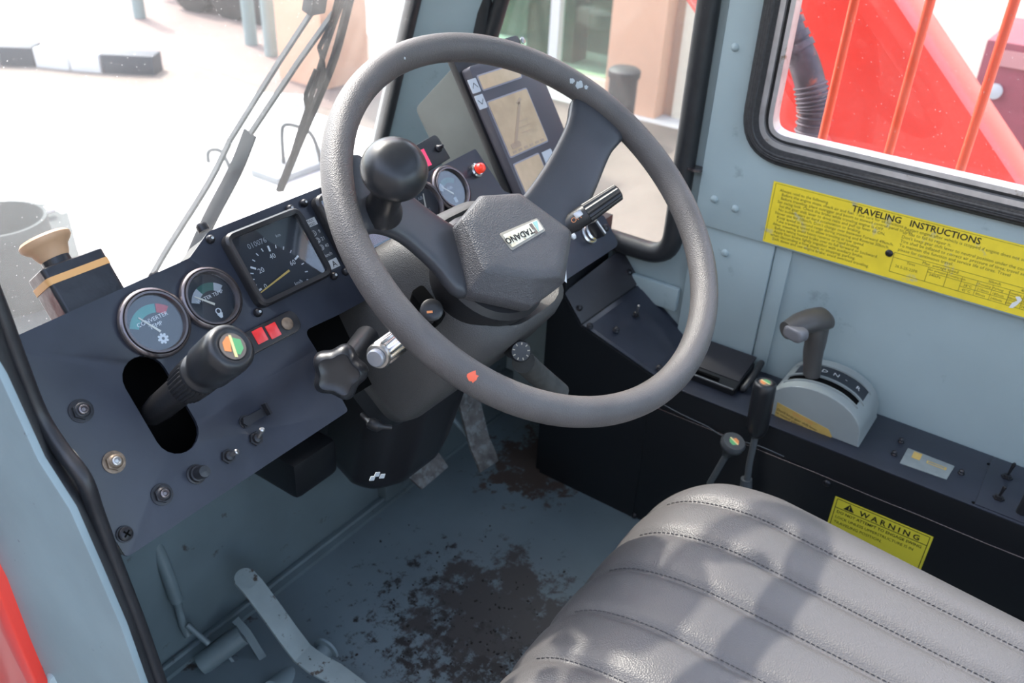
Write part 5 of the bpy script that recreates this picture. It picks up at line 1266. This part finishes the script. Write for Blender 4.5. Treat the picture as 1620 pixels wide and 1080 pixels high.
# ---- boom, hose, guard rods
bm_ = thing('crane_boom', 'huge glossy red crane boom crossing behind the side window', 'boom', (2.1, .3, GZ))
XBm = 1.95
def bp(px, py): p = onx(px, py, XBm); return V((p.y, p.z))
loA, loB = bp(1078, 0), bp(1120, 66); d = (bp(1565, 300)-bp(1365, 0)).normalized()
_u = onx(1475, 20, XBm+.24); upA = V((_u.y, _u.z))
pn = V((-d.y, d.x));
tops = upA.dot(pn); lows = loA.dot(pn)
if tops < lows: pn = -pn; tops, lows = -tops, -lows
base = d*loA.dot(d)
creas = bp(1365, 0).dot(pn)
W2 = tops-lows
cs = lambda s_, x: V((x, (d*s_+pn*0).x, (d*s_).y))
def bpt(along, across, x): q = d*along+pn*across; return V((x, q.x, q.y))
al0 = bp(1300, 100).dot(d)
sec = [(lows, XBm+.02), (lows+.02, XBm), (creas-.03, XBm), (creas, XBm+.005), (creas+.02, XBm-.012), (creas+.05, XBm-.012), (tops-.10, XBm+.012), (tops-.05, XBm+.05), (tops-.018, XBm+.10), (tops-.004, XBm+.16), (tops, XBm+.24), (tops-.03, XBm+.36), (tops-.12, XBm+.46), (lows+.1, XBm+.46), (lows, XBm+.40)]
b = nb(); loft(b, [[bpt(al0+s_, a_, x) for a_, x in sec] for s_ in (-6, 2.2)]); obj('boom_beam', b, M_redpaint, bm_, smooth=50)
b = nb(); loft(b, [[bpt(al0+s_, a_, x) for a_, x in ((lows+.08, XBm-.0), (lows+.085, XBm-.006), (lows+.10, XBm-.006), (lows+.105, XBm))] for s_ in (-5, 2)]); obj('weld_rib', b, M_redpaint, bm_)
b = nb(); hp_ = smooth_path([onx(x, y, 1.62) for x, y in ((1215, -60), (1230, -10), (1240, 25), (1254, 62), (1272, 100), (1283, 140), (1287, 180), (1281, 220), (1270, 270))], 5)
rg_ = []; r_l = []
for i, p in enumerate(hp_):
    r_l.append(.0265)
tube(b, hp_, r_l, 20)
hs_ = obj('exhaust_hose', b, M_hose, label='sooty corrugated metal hose hanging before the red boom', cat='hose')
b = nb(); fine = smooth_path([onx(x, y, 1.62) for x, y in ((1282, 135), (1286, 160), (1287, 180), (1281, 220), (1270, 270))], 10)
for i in range(0, len(fine)-1, 3):
    t = (fine[i+1]-fine[i]).normalized(); f = axis_frame(fine[i], t); loft(b, [[f.p((.0275+.003*math.cos(2*PI*j/6))*math.cos(2*PI*k/24), (.0275+.003*math.cos(2*PI*j/6))*math.sin(2*PI*k/24), .0025*math.sin(2*PI*j/6)) for k in range(24)] for j in range(6)], closed=True)
obj('wire_coil', b, M_hose, hs_, kind='stuff')
for px, py in ((1247, 22), (1252, 38), (1262, 58), (1268, 70)):
    b = nb(); i = min(range(len(hp_)-1), key=lambda k: (hp_[k]-onx(px, py, 1.62)).length); t = (hp_[i+1]-hp_[i]).normalized(); cyl(b, hp_[i]-t*.006, hp_[i]+t*.006, .031); obj('hose_band', b, M_hose, hs_)
for k_, (a_, c_) in enumerate((((1345, 0), (1297, 237)), ((1470, 0), (1400, 262)), ((1601, 0), (1512, 290)))):
    y0_ = onx(*c_, 1.42).y
    b = nb(); cyl(b, (1.42, y0_, .30), (1.42, y0_, 1.45), .0070, n=14)
    obj('guard_rod', b, M_redbar, label=('leftmost orange-red guard rod outside the side window, beside the hose', 'middle orange-red guard rod outside the side window', 'rightmost orange-red guard rod outside the side window')[k_], cat='guard rod', group='guard rods outside the side window')
# maroon box and cream wall beyond the boom
mb = thing('maroon_cabinet', 'dull maroon cabinet with a pale plate beyond the red boom', 'cabinet', (4.0, -.1, GZ))
q0, q1 = onx(1562, 62, 4.0), onx(1545, 150, 4.0)
b = nb(); prism(b, YZ, [(q0.y, q0.z), (q1.y, q1.z-.9), (q1.y-1.6, q1.z-.9), (q0.y-1.6, q0.z)], 4.0, 4.6); obj('cabinet_body', b, mat('maroon_paint', (.22, .05, .07), .5, var=.08), mb, bevel=.01)
f = Fr((3.995, 0, 0), (0, -1, 0), (0, 0, 1)); u, v = f.uv(1605, 95); b = nb(); box(b, f.at(u, v), -.05, .2, -.03, .03, 0, .004); g = obj('name_plate', b, mat('pinkish_plate', (.45, .22, .22), .5), mb)
u, v = f.uv(1573, 144); b = nb(); lathe(b, f.at(u, v), [(.03, 0), (.03, .01), (.012, .014)], 20); obj('bolt', b, M_chip, mb)
b = nb(); wbox(b, 9.5, 9.7, -12, y0-6.2, GZ, 4.5); struct('yard_wall', b, M_cream)
for o in list(bpy.data.objects):
    if o.type == 'MESH' and len(o.data.vertices) == 0: print('EMPTY', o.name)
